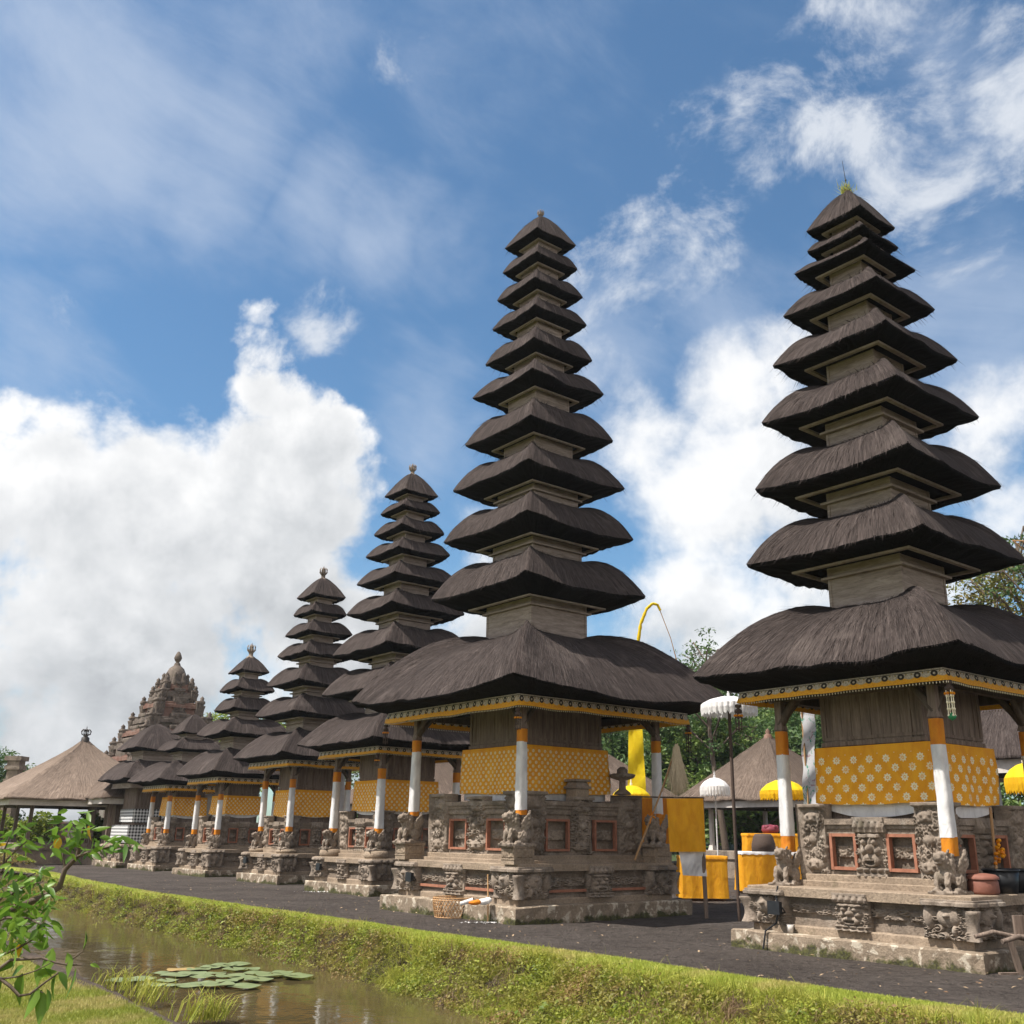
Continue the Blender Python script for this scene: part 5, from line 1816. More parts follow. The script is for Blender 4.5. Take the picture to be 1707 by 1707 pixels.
def skirted_table(label, x0, x1, y, depth, h, m_skirt, m_top, seed, rot=0.0):
    t = thing('altar_table', label, 'table', ((x0 + x1) / 2, y, 0), rot)
    w = (x1 - x0) / 2
    mb = MB(); mb.box((0, 0, h - 0.02), (2 * w, depth, 0.04)); mb.box((0, 0, h - 0.08), (2 * w - 0.1, depth - 0.1, 0.06))
    mb.build('tabletop', M_WOOD, t)
    for sx in (-1, 1):
        for sy in (-1, 1):
            mb = MB(); mb.box((sx * (w - 0.08), sy * (depth / 2 - 0.08), (h - 0.11) / 2), (0.07, 0.07, h - 0.11)); mb.build('leg', M_WOOD, t)
    mb = MB()
    n = 44
    s = np.linspace(-1, 1, n, endpoint=False); one = np.ones(n)
    rp = np.concatenate([np.stack([one, s], -1), np.stack([-s, one], -1), np.stack([-one, -s], -1), np.stack([s, -one], -1)])
    P = []
    for i, z in enumerate((h - 0.03, h * 0.7, h * 0.4, h * 0.06)):
        q = rp * np.array([w + 0.02, depth / 2 + 0.02])
        w_ = noise3(np.stack([q[:, 0] * 2, q[:, 1] * 2, np.full(len(q), z * 0.3)], -1), 2.2, seed, 3)
        P.append(np.concatenate([q * (1 + 0.022 * i * (0.5 + w_ + 0.5 * np.sin(q[:, 0] * 17 + q[:, 1] * 13)))[:, None], np.full((len(q), 1), z)], -1))
    mb.grid(np.array(P), None, closed=True)
    mb.build('skirt_cloth', m_skirt, t)
    mb = MB()
    P = np.array([[[rp[j, 0] * (w + 0.035) * k, rp[j, 1] * (depth / 2 + 0.035) * k, z + 0.012 * math.sin(j * 1.7) * (z < h)] for j in range(len(rp))] for k, z in ((0.01, h + 0.012), (0.98, h + 0.012), (1.0, h), (1.0, h - 0.07))])
    mb.grid(P, None, closed=True)
    mb.build('top_cloth', m_top, t)
    return t


a, b = on_ground(1140, 1502), on_ground(1212, 1502)
skirted_table('altar table skirted in saffron cloth behind the hanging banner', a[0], b[0], a[1] + 0.45, 0.8, 1.10, M_YELLOW, M_YELLOW, 7)
a, b = at(1241, 1490, 31.3), at(1385, 1490, 31.3)
tb = skirted_table('altar table with a white top and saffron skirt behind the winged lion', a[0], b[0], 31.8, 0.9, 1.17, M_YELLOW, M_WHITE, 8)
a, b = at(1247, 1420, 33.6), at(1372, 1420, 33.6)
skirted_table('taller altar table wholly draped in saffron, standing behind the white topped one', a[0], b[0], 34.0, 0.8, 1.70, M_YELLOW, M_YELLOW, 9)
p = at(1273, 1412, 31.7)
mb = MB(); mb.lathe([(0.0, 1.183), (0.36, 1.183), (0.355, 1.4), (0.29, 1.62), (0.24, 1.69), (0.0, 1.70)], (p[0], 31.7, 0), 20)
tag(mb.build('lidded_basket', M_BASKET), 'dark brown lidded basket standing on the white topped altar table', 'basket')
p = at(1284, 1382, 34.0)
mb = MB()
mb.lathe([(0.0, 1.715), (0.24, 1.715), (0.30, 1.82), (0.26, 1.90), (0.12, 1.98), (0.0, 2.0)], (p[0], 34.0, 0), 14)
for k in range(5): mb.ell((p[0] + 0.2 * math.cos(k * 1.3), 34.0 + 0.2 * math.sin(k * 1.3), 1.90), (0.09, 0.09, 0.08))
tag(mb.build('offering_dish', M_DRED), 'dark red offering heap on the saffron draped table', 'offering')

# tall painted banner and penjor
t = thing('tall_banner', 'narrow white banner painted with green vines beside the nearest tower', 'banner', (0, 0, 0))
Yb = 19.6
mb = MB()
top, bot = at(1347, 1150, Yb), at(1350, 1341, Yb)
n = 30
P = np.array([[[top[0] + (bot[0] - top[0]) * i / n + s + 0.02 * math.sin(i * 0.7), Yb + 0.03 * math.sin(i * 0.5 + s * 9), top[2] + (bot[2] - top[2]) * i / n] for s in (-0.13, -0.06, 0, 0.06, 0.13)] for i in range(n + 1)])
mb.grid(P, np.array([[[k / 4 * 0.26, i * 0.08] for k in range(5)] for i in range(n + 1)]))
mb.build('cloth', M_BANNER, t)
mb = MB(); mb.tube([(top[0] - 0.15, Yb + 0.02, 0), (top[0] - 0.15, Yb + 0.02, top[2] + 0.4)], 0.02, 6); mb.build('pole', M_BAMBOO, t)
t = thing('tall_banner', 'narrow pale banner showing between the fourth tower and the nine roofed one', 'banner', (0, 0, 0))
Yb = 36.5
top, bot = at(566, 1285, Yb), at(568, 1362, Yb)
mb = MB(); sheet_cloth(mb, top + (-0.17, 0, 0), top + (0.17, 0, 0), bot + (0.17, 0, 0), bot + (-0.17, 0, 0), wave=0.05, seed=12); mb.build('cloth', M_WHITE, t)
mb = MB(); mb.tube([(top[0] - 0.2, Yb, 0), (top[0] - 0.2, Yb, top[2] + 0.3)], 0.02, 6); mb.build('pole', M_BAMBOO, t)

t = thing('penjor_pole', 'tall arched bamboo pole wrapped in yellow cloth behind the tallest tower', 'pole', (0, 0, 0))
Yp = 30.0
pts = [at(1058, 1390, Yp) * np.array([1, 1, 0])] + [at(px, py, Yp) for px, py in ((1057, 1250), (1060, 1120), (1063, 1075), (1068, 1040), (1078, 1015), (1088, 1006), (1096, 1008), (1101, 1018))]
mb = MB(); mb.tube(pts, [0.05, 0.05, 0.045, 0.04, 0.035, 0.03, 0.025, 0.02, 0.012], 8); mb.build('bamboo', M_BAMBOO, t)
mb = MB()
q = pts[2:]
P = []
for i in range(len(q) * 6 - 5):
    k, f = divmod(i, 6); k2 = min(k + 1, len(q) - 1)
    c = q[k] + (q[k2] - q[k]) * f / 6
    w = 0.036 + 0.030 * abs(math.sin(i * 1.3)) * (1 - i / (len(q) * 6))
    tn = q[k2] - q[k] if k2 != k else q[k] - q[k - 1]
    sd_ = np.cross(tn, [0, 1, 0]); sd_ = sd_ / (np.linalg.norm(sd_) + 1e-9)
    P.append([c - sd_ * w, c + np.array([0, -0.06, 0]), c + sd_ * w])
mb.grid(np.array(P), None); mb.build('yellow_sleeve', M_LEMON, t)
mb = MB()
top, bot = at(1059, 1195, Yp - 0.15), at(1062, 1335, Yp - 0.15)
n = 20
P = np.array([[[top[0] + (bot[0] - top[0]) * i / n + s * (0.8 + 0.35 * i / n), Yp - 0.15 + 0.03 * math.sin(i * 0.6 + s * 8), top[2] + (bot[2] - top[2]) * i / n] for s in (-0.24, -0.12, 0, 0.12, 0.24)] for i in range(n + 1)])
mb.grid(P, None); mb.build('hanging_cloth', M_LEMON, t)
mb = MB()
pa, pb = at(1100, 1017, Yp), at(1131, 1112, Yp)
mb.tube([pa, (pa + pb) / 2 + np.array([0.05, 0, 0.0]), pb], [0.014, 0.012, 0.018], 5); mb.build('hanging_string', M_BAMBOO, t)
# tip of another penjor at the right edge
t = thing('penjor_pole', 'woven tip of a bent bamboo pole at the right edge above the trees', 'pole', (0, 0, 0))
Yp = 24.0
fx_ = at(1735, 1390, Yp)
mb = MB(); mb.tube([(fx_[0], Yp, 0), (fx_[0] + 0.1, Yp, 4), at(1745, 950, Yp), at(1725, 912, Yp), at(1703, 902, Yp)], [0.05, 0.045, 0.03, 0.022, 0.014], 7); mb.build('bamboo', M_BAMBOO, t)
mb = MB(); mb.tube([at(1688, 901, Yp), at(1712, 902, Yp), at(1718, 925, Yp), at(1688, 901, Yp)], 0.022, 5); mb.build('woven_tip', M_CANE, t)

# spear with a pale plume leaning on the tallest tower
t = thing('plumed_spear', 'leaning wooden lance with a long pale hair plume beside the tallest tower', 'spear', (0, 0, 0))
pa, pb, pc = at(1058, 1434, 21.75), at(1103, 1318, 22.0), at(1128, 1243, 22.1)
mb = MB(); mb.tube([pa, (pa + pb) / 2, pb, pc], [0.022, 0.02, 0.02, 0.016], 8); mb.build('shaft', M_BAMBOO, t)
mb = MB()
N = 700
k = r_.random((N, 1))
base = pc + (pb - pc) * (k * 0.12) + r_.normal(size=(N, 3)) * 0.02
S = np.tile(np.array([[1.0, 0, 0]]), (N, 1))
blade(mb, base, np.array([[0.03, 0, -1.0]]) + r_.normal(size=(N, 3)) * np.array([0.12, 0.12, 0.02]), S, 0.65 + 0.45 * r_.random(N), 0.016 + 0.01 * r_.random(N), r_)
mb.build('plume', M_HAIR, t)
mb = MB()
c = pa + (pb - pa) * 0.62
for k in range(10): mb.tube([c, c + r_.normal(size=3) * 0.06], 0.014, 4)
mb.build('ribbon', M_ORANGE, t)

# hanging chimes at roof corners
def chime(label, p, L, gr=None):
    t = thing('hanging_chime', label, 'ornament', tuple(p), 0, 'chimes under the roof corners')
    mb = MB(); mb.lathe([(0.0, 0.0), (0.05, -0.01), (0.055, -0.05), (0.02, -0.07), (0.06, -0.10), (0.065, -0.14), (0.02, -0.16), (0.0, -0.16)], seg=10); mb.build('cap', M_BASKET, t)
    mb = MB()
    for a in np.arange(4) * 1.57:
        x, y = 0.045 * math.cos(a), 0.045 * math.sin(a)
        mb.tube([(x, y, -0.12), (x, y, -L)], 0.008, 5)
        for q in np.arange(0.22, L, 0.09): mb.ell((x, y, -q), (0.018, 0.018, 0.02), None, 6)
    mb.build('strings', M_BASKET if gr is None else M_BEAD, t)
    mb = MB()
    for a in np.arange(8) * 0.785: mb.ell((0.06 * math.cos(a), 0.06 * math.sin(a), -0.19), (0.022, 0.022, 0.02), None, 6)
    mb.build('flower_ring', M_FLOWER, t)
    if gr:
        mb = MB(); mb.lathe([(0.01, -L + 0.05), (0.06, -L), (0.05, -L - 0.03), (0.0, -L - 0.06)], seg=8); mb.build('tassel', M_GREENBEAD, t)


fhh = 2.44
chime('dark bead chime under the right roof corner of the tallest tower', tower_pt(1, -fhh + .02, fhh + .03, 3.99), 0.60)
chime('dark bead chime under the left roof corner of the tallest tower', tower_pt(1, fhh + .02, -fhh - .02, 3.99), 0.45)
chime('orange flowered chime under the front roof corner of the tallest tower', tower_pt(1, fhh + .03, fhh + .03, 3.95), 0.42)
chime('dark bead chime under the left roof corner of the nearest tower', tower_pt(0, 1.8, -1.83, 3.68), 0.45)
chime('green tasselled chime beside the front post of the nearest tower', tower_pt(0, 1.72, 1.80, 3.70), 0.50, True)
chime('small chime under the front roof corner of the nine roofed tower beside the tallest one', tower_pt(2, 1.7, 1.7, 3.66), 0.35)

# stone dish and cloth covered box on the tallest tower
t = tower_pt(1, -1.40, 1.38, 2.46)
mb = MB(); mb.lathe([(0.0, 0.0), (0.20, 0.0), (0.17, 0.05), (0.08, 0.12), (0.07, 0.30), (0.26, 0.36), (0.30, 0.43), (0.22, 0.45), (0.12, 0.46), (0.12, 0.54), (0.05, 0.60), (0.0, 0.60)], tuple(t), 18)
tag(mb.build('stone_dish', M_STONE), 'dark stone dish on a stem at the right corner of the tallest tower', 'altar dish')
t = tower_pt(1, -0.02, 1.42, 0)
th = thing('offering_box', 'small grey box with a tiered lid in front of the printed cloth', 'box', (t[0], t[1], 2.33), TOWER_ROT)
mb = MB(); mb.box((0, 0, 0.10), (0.36, 0.32, 0.2)); mb.build('body', M_STEP, th)
mb = MB(); mb.box((0, 0, 0.23), (0.44, 0.40, 0.05)); mb.box((0, 0, 0.30), (0.38, 0.34, 0.09), top=0.8); mb.box((0, 0, 0.375), (0.42, 0.38, 0.05)); mb.build('lid', M_STONE, th)

# cane basket, stick, offerings and scraps in front of the tallest tower
ba = (on_ground(723, 1531) + on_ground(784, 1531)) / 2
ba[1] += 0.16
t = thing('cane_basket', 'open weave golden cane basket on the gravel below the tallest tower', 'basket', (ba[0], ba[1], 0.0))
mb = MB()
R0, R1, hB, K = 0.35, 0.40, 0.37, 34
for sgn in (-1, 1):
    for k in range(K):
        P = []
        for i in range(9):
            f = i / 8
            a = k / K * 6.283 + sgn * f * 0.55
            rr = R0 + (R1 - R0) * math.sin(f * 1.8) + 0.004 * sgn
            P.append((rr * math.cos(a), rr * math.sin(a), 0.02 + f * hB))
        mb.tube(P, 0.0085, 4, False)
mb.build('lattice', M_CANE, t)
mb = MB()
for z, rr in ((0.02, R0 + 0.005), (hB + 0.01, R1 + 0.002), (hB - 0.03, R1 + 0.002), (0.14, R0 + 0.028), (0.25, R1 - 0.01)):
    mb.tube([(rr * math.cos(a), rr * math.sin(a), z) for a in np.linspace(0, 6.283, 40)], 0.011 if z > 0.3 or z < .05 else 0.007, 5, False)
mb.build('hoops', M_CANE, t)
f = on_ground(813, 1538)
mb = MB(); mb.tube([(f[0], f[1], 0), (f[0] - 0.005, f[1], 0.45), (f[0] - 0.02, f[1] - 0.02, 0.86)], [0.016, 0.014, 0.014], 7)
tag(mb.build('wooden_stake', M_CANE), 'thin pale wooden stake standing upright beside the cane basket', 'stake')
c = on_ground(797, 1507, 0.34)
t = thing('offering_bundle', 'crumpled white and orange offering bundle on the plinth edge near the stake', 'offering', (c[0], c[1] + 0.1, 0.315))
mb = MB(); mb.ell((0.10, 0.0, 0.06), (0.13, 0.10, 0.06)); mb.ell((0.18, 0.03, 0.09), (0.08, 0.07, 0.05)); mb.build('white_cloth', M_WHITE, t)
mb = MB(); mb.ell((-0.07, -0.03, 0.045), (0.13, 0.09, 0.045)); mb.ell((-0.01, -0.07, 0.06), (0.07, 0.05, 0.045)); mb.build('orange_cloth', M_ORANGE, t)
mb = MB(); mb.tube([(-0.34, -0.05, 0.02), (-0.1, -0.02, 0.09)], [0.035, 0.045], 8); mb.build('rolled_paper', M_WHITE, t)
for px, py, n, lb in ((805, 1540, 60, 'scatter of pale offering scraps on the gravel beside the cane basket'), (530, 1488, 50, 'scatter of pale offering scraps on the gravel by the third tower')):
    f = on_ground(px, py)
    mb = MB()
    q = r_.normal(size=(n, 3)) * np.array([0.26, 0.10, 0]) + np.array([f[0], f[1], 0.025])
    leaves(mb, q, 0.05, r_, 3.0, 0.7)
    tag(mb.build('offering_scraps', M_WHITE), lb, 'scraps')

# small floodlights and their cable
def floodlight(label, p, ang=TOWER_ROT, s=1.0):
    t = thing('floodlight', label, 'lamp', tuple(p), ang, 'small black floodlights on the tower bases')
    mb = MB(); mb.box((0, 0, 0), (0.07 * s, 0.20 * s, 0.17 * s)); mb.box((0.04 * s, 0, 0), (0.012, 0.22 * s, 0.19 * s)); mb.build('housing', M_BLACK, t)
    mb = MB(); mb.tube([(-0.02, -0.12 * s, 0), (-0.08, -0.12 * s, -0.06), (-0.10, 0, -0.08), (-0.08, 0.12 * s, -0.06), (-0.02, 0.12 * s, 0)], 0.012, 5); mb.build('bracket', M_BLACK, t)


floodlight('black floodlight box on the left end of the nearest tower base', tower_pt(0, 1.98, -1.18, 0.60))
floodlight('black floodlight box at the left corner carving of the tallest tower base', tower_pt(1, 2.28, -1.43, 0.70))
floodlight('black floodlight box on the base of the tower just left of the tallest', tower_pt(2, 1.78, -1.02, 0.66))
floodlight('black floodlight box on the base of the seven roofed tower', tower_pt(3, 1.55, -0.9, 0.68))
mb = MB(); mb.tube([tower_pt(0, 1.86, -1.20, 0.9), tower_pt(0, 1.90, -1.21, 0.75), tower_pt(0, 1.95, -1.15, 0.55), tower_pt(0, 1.92, -1.22, 0.38), tower_pt(0, 2.02, -1.35, 0.27), tower_pt(0, 2.06, -1.38, 0.02)], 0.014, 6)
tag(mb.build('black_cable', M_BLACK), 'black cable running down the left end of the nearest tower base', 'cable')
p = tower_pt(0, 1.86, -1.02, 0.262)
mb = MB(); mb.lathe([(0.0, 0), (0.04, 0), (0.055, 0.11), (0.05, 0.11), (0.036, 0.01), (0, 0.01)], tuple(p), 14)
tag(mb.build('plastic_cup', M_PAINT), 'small pale plastic cup on the plinth of the nearest tower', 'cup')

# pots, tubs and pole on the right ledge of the nearest tower
p = on_ground(1634, 1488, 0.9)
mb = MB(); q = tower_pt(0, 1.05, 1.60, 0.9)
t = thing('brown_pot', 'squat brown clay pot on the ledge behind the front winged lion', 'pot', tuple(q), TOWER_ROT)
mb.lathe([(0.0, 0), (0.19, 0), (0.205, 0.03), (0.20, 0.16), (0.185, 0.18), (0.185, 0.2)], seg=20); mb.build('body', M_CLAY, t)
mb = MB(); mb.lathe([(0.215, 0.19), (0.215, 0.215), (0.17, 0.25), (0.06, 0.265), (0.0, 0.265)], seg=20); mb.build('lid', M_CLAY, t)
for k, (a_, lb) in enumerate(((0.52, 'black plastic tub beside the brown pot'), (0.02, 'black plastic tub furthest right on the ledge'))):
    q = tower_pt(0, a_, 1.60, 0.9)
    t = thing('black_tub', lb, 'tub', tuple(q), TOWER_ROT, 'black tubs on the ledge')
    mb = MB(); mb.lathe([(0.0, 0), (0.19, 0), (0.235, 0.30), (0.22, 0.30), (0.18, 0.02), (0.0, 0.02)], seg=22); mb.build('body', M_BLACK, t)
    mb = MB(); mb.tube([(0.24 * math.cos(a), 0.24 * math.sin(a), 0.30) for a in np.linspace(0, 6.283, 30)], 0.014, 6, False); mb.build('rim', M_BLACK, t)
mb = MB()
pa, pb = tower_pt(0, 0.30, 1.42, 0.90), tower_pt(0, -0.05, 1.28, 2.05)
mb.tube([pa, (pa + pb) / 2, pb], 0.022, 7)
tag(mb.build('leaning_pole', M_BAMBOO), 'brown bamboo pole leaning on the right face of the nearest tower', 'pole')
mb = MB()
q = tower_pt(0, 0.12, 1.42, 1.45)
for k in range(26): mb.ell(q + r_.normal(size=3) * np.array([0.05, 0.05, 0.07]), (0.03, 0.03, 0.028), None, 8)
tag(mb.build('marigold_garland', M_FLOWER), 'bunch of orange marigolds tied to the leaning bamboo pole', 'flowers')

# wheelbarrow at the right edge
f = on_ground(1668, 1632)
t = thing('wheelbarrow', 'old wooden wheelbarrow whose handle juts in at the right edge', 'wheelbarrow', (f[0] + 0.75, f[1] + 0.12, 0), 0.12)
mb = MB(); mb.box((0.1, 0, 0.45), (0.85, 0.62, 0.04)); mb.box((0.52, 0, 0.60), (0.04, 0.62, 0.30)); mb.box((0.1, 0.30, 0.57), (0.8, 0.04, 0.24)); mb.box((0.1, -0.30, 0.57), (0.8, 0.04, 0.24)); mb.build('tray', M_WOOD, t)
for s in (-1, 1):
    mb = MB(); mb.tube([(-0.84, s * 0.30, 0.44), (-0.60, s * 0.28, 0.50), (-0.2, s * 0.25, 0.42), (0.8, s * 0.10, 0.26)], [0.028, 0.03, 0.032, 0.03], 6); mb.build('handle', M_WOOD, t)
    mb = MB(); mb.box((-0.36, s * 0.27, 0.235), (0.07, 0.05, 0.50), tilt=Matrix.Rotation(-0.25, 3, 'Y')); mb.box((-0.44, s * 0.27, 0.018), (0.30, 0.06, 0.032)); mb.build('leg', M_WOOD, t)
mb = MB()
mb.tube([(0.85 + 0.2 * math.cos(a), 0, 0.22 + 0.2 * math.sin(a)) for a in np.linspace(0, 6.283, 24)], 0.03, 6, False)
for a in np.arange(3) * 1.047: mb.tube([(0.85 - 0.19 * math.cos(a), 0, 0.22 - 0.19 * math.sin(a)), (0.85 + 0.19 * math.cos(a), 0, 0.22 + 0.19 * math.sin(a))], 0.012, 5)
mb.build('wheel', M_BLACK, t)

# weeds and a rod on top of the nearest tower
ap = np.array([TW[0]['C'][0], TW[0]['C'][1], TW[0]['ap']])
mb = MB(); N = 120
base = ap + r_.normal(size=(N, 3)) * np.array([0.06, 0.06, 0.04]) + (0, 0, 0.02)
blade(mb, base, r_.normal(size=(N, 3)) * 0.5 + (0, 0, 0.9), np.tile([[1.0, 0, 0]], (N, 1)), 0.08 + 0.16 * r_.random(N), np.full(N, 0.015), r_)
tag(mb.build('rooftop_weed', M_BLADE), 'tuft of weeds growing on the tip of the nearest tower', 'weed')
mb = MB(); mb.tube([ap + (0, 0, 0.0), ap + (0, 0, 0.25), ap + (-0.03, 0, 0.75)], [0.010, 0.008, 0.004], 5); mb.ell(ap + (0, 0, 0.30), (0.02, 0.02, 0.03), None, 6)
tag(mb.build('lightning_rod', M_BLACK), 'thin dark rod standing on top of the nearest tower', 'rod')

# ------------------------------------------------------------------ water plants
lp = [(800, 965), (870, 1000), (950, 975), (1010, 1002), (1095, 1002), (930, 935), (1030, 915), (1130, 912), (1200, 900), (1270, 890), (1352, 885), (1090, 938), (1000, 948), (1230, 940), (1330, 915), (1410, 915), (1460, 940),
      (1390, 968), (1310, 955), (1290, 985), (1390, 1016), (1480, 978), (1545, 950), (1605, 938), (1660, 952), (1190, 1000), (690, 986), (1150, 965), (1240, 1010), (1700, 962)]
for i, (zx, zy) in enumerate(lp):
    f = on_ground(zx * 0.2929, 1350 + zy * 0.2929, WATER_Z)
    rr = 0.15 + 0.10 * r_.random()
    mb = MB()
    n = 22
    th = np.linspace(0.16, 6.12, n)
    ring = np.stack([rr * np.cos(th), rr * np.sin(th), 0.006 + 0.008 * np.sin(th * 3 + i)], -1)
    ctr = np.array([[0, 0, 0.003]])
    mb.add(np.vstack([ring, ring * 0.5, ctr]), [[k, k + 1, n + k + 1, n + k] for k in range(n - 1)], None, True)
    mb.add(np.vstack([ring * 0.5, ctr]), [[k, k + 1, n] for k in range(n - 1)], None, True)
    o = mb.build('lily_pad', M_LILYE if i == 6 else M_LILY)
    o.location = (f[0], f[1], WATER_Z + 0.008 + 0.0012 * i); o.rotation_euler = (0, 0, r_.random() * 6)
    tag(o, 'yellowed lily pad at the edge of the floating cluster' if i == 6 else 'round green lily pad floating in the cluster on the pond', 'lily pad', 'lily pads on the pond')

# ------------------------------------------------------------------ grass and weeds of the banks (nobody could count them)
def strips(mb, base, dirn, side, L, wd, bend, r):
    """bent grass blades of two segments"""
    N = len(base)
    dirn = dirn / (np.linalg.norm(dirn, axis=1)[:, None] + 1e-9)
    side = side / (np.linalg.norm(side, axis=1)[:, None] + 1e-9)
    mid = base + dirn * (L * 0.55)[:, None]
    tip = mid + (dirn + bend) / np.linalg.norm(dirn + bend, axis=1)[:, None] * (L * 0.5)[:, None]
    w = wd[:, None] / 2
    V = np.stack([base - side * w, base + side * w, mid + side * w * 0.8, mid - side * w * 0.8, tip], 1).reshape(-1, 3)
    k = 5 * np.arange(N)[:, None]
    mb.add(V, k + np.array([[0, 1, 2, 3]]), None, False)
    mb.F[-1] = mb.F[-1]
    mb.add(V[:0], np.zeros((0, 3), int))
    mb.F.append(k + np.array([[3, 2, 4]]) + (mb.n - len(V))); mb.S.append(np.full(N, False))


def bank_points(N, r, lo=0.0, hi=1.0, u0=4.6, u1=46.0):
    """points on the far bank, thicker near the camera; lo..hi runs from the brow to the water"""
    a = r.random(N)
    u = 1.0 / ((1 - a) / (u0 + 4) + a / (u1 + 4)) - 4
    e = v_edge(u) + 0.66; w = np.maximum(v_water(u) + 0.0, v_edge(u) + 1.2)
    t = lo + (hi - lo) * r.random(N)
    v = e + (w - e) * t
    z = z_bank(u, v)
    return np.concatenate([UVXY(u, v), z[:, None]], -1), u, v, t


def patch(u, v, f, s):
    return noise3(np.stack([u, v * 1.5, 0 * u], -1), f, s, 3)


r = np.random.default_rng(99)
ev3, eu3 = np.array([EV[0], EV[1], 0]), np.array([EU[0], EU[1], 0])
# grass in tufts that lean out over the water


def tufts(nt, per, lo, hi, f, seed, thr, l0, l1, out, droop, wd):
    P3, u, v, tt_ = bank_points(nt, r, lo, hi)
    keep = patch(u, v, f, seed) > thr
    P3, tt_, u = P3[keep], tt_[keep], u[keep]
    n = len(P3)
    k = np.repeat(np.arange(n), per)
    N = len(k)
    big = (0.55 + 0.9 * r.random(n))[k]
    az = r.normal(size=(n, 3))[k] * 0.35
    base = P3[k] + r.normal(size=(N, 3)) * np.array([0.035, 0.035, 0.012])
    d = np.array([[0, 0, 1.0]]) + ev3 * (out * (0.4 + tt_[k][:, None])) + az + r.normal(size=(N, 3)) * 0.30
    mb = MB()
    strips(mb, base, d, r.normal(size=(N, 3)) * np.array([1, 1, 0.15]), (l0 + (l1 - l0) * r.random(N)) * big, wd * (0.7 + 0.7 * r.random(N)),
           np.array([[0, 0, -droop]]) + ev3 * 0.6 + az + r.normal(size=(N, 3)) * 0.25, r)
    return mb


tag(tufts(4600, 22, 0.0, 1.0, 1.3, 1, -1.6, 0.09, 0.26, 0.55, 1.0, 0.0075).build('bank_grass', M_BLADE), 'tangled yellow green grass hanging down the far bank of the pond', 'grass', kind='stuff')
# dry grass
tag(tufts(2300, 20, 0.12, 1.0, 1.1, 2, -0.35, 0.12, 0.34, 0.7, 1.7, 0.0065).build('dry_bank_grass', M_BLADED), 'dry brown grass and roots drooping over the pond edge', 'grass', kind='stuff')
# small leaved weeds in mounds
P3, u, v, tt_ = bank_points(4200, r, 0.06, 1.0)
keep = patch(u, v, 1.2, 4) > -0.6
P3, u = P3[keep], u[keep]
pts, mbw = [], MB()
for c in P3:
    m = 46
    q = r.normal(size=(m, 3)); q /= np.linalg.norm(q, axis=1)[:, None]; q[:, 2] = np.abs(q[:, 2])
    rad = 0.06 + 0.22 * r.random() ** 1.6
    pts.append(c + q * rad * (0.6 + 0.5 * r.random((m, 1))) * np.array([1, 1, 0.9]) + ev3 * rad * 0.4)
leaves(mbw, np.vstack(pts), 0.042, r, 0.5, 0.6)
tag(mbw.build('bank_weeds', M_WEED), 'low mounds of small leaved weeds covering the far bank', 'weeds', kind='stuff')
# withered dark clumps
P3, u, v, tt_ = bank_points(1100, r, 0.2, 0.95)
keep = (patch(u, v, 1.3, 12) > 0.15) | (u > 24)
P3 = P3[keep]
pts, dd = [], []
for c in P3:
    m = 60
    q = r.normal(size=(m, 3)); q[:, 2] = np.abs(q[:, 2])
    q /= np.linalg.norm(q, axis=1)[:, None]
    pts.append(c + q * 0.04); dd.append(q + ev3 * 0.5 + r.normal(size=(m, 3)) * 0.3)
pts, dd = np.vstack(pts), np.vstack(dd)
N = len(pts)
mb = MB(); strips(mb, pts, dd, r.normal(size=(N, 3)), 0.10 + 0.16 * r.random(N), 0.005 + 0.005 * r.random(N), np.array([[0, 0, -1.2]]) + r.normal(size=(N, 3)) * 0.5, r)
tag(mb.build('withered_plants', M_WITHER), 'dark withered stalks among the weeds of the far bank', 'weeds', kind='stuff')
# bigger leaved plants
P3, u, v, tt_ = bank_points(420, r, 0.05, 0.9)
keep = patch(u, v, 0.9, 21) > 0.1
pts = []
for c in P3[keep]:
    q = r.normal(size=(26, 3)); q[:, 2] = np.abs(q[:, 2]); q /= np.linalg.norm(q, axis=1)[:, None]
    pts.append(c + q * (0.05 + 0.16 * r.random((26, 1))) + ev3 * 0.05)
mb = MB(); leaves(mb, np.vstack(pts), 0.085, r, 0.8, 0.55)
tag(mb.build('bank_herbs', M_HEDGE), 'bright broad leaved herbs scattered over the far bank', 'weeds', kind='stuff')
# fallen leaves on the gravel
N = 420
u = 5 + 30 * r.random(N) ** 1.4; v = -10.1 - 4.2 * r.random(N)
P3 = np.concatenate([UVXY(u, v), np.full((N, 1), 0.028)], -1)
mb = MB(); leaves(mb, P3, 0.055, r, 3.0, 0.5)
tag(mb.build('fallen_leaves', M_FALLEN), 'small dry leaves scattered over the dark gravel', 'leaves', kind='stuff')
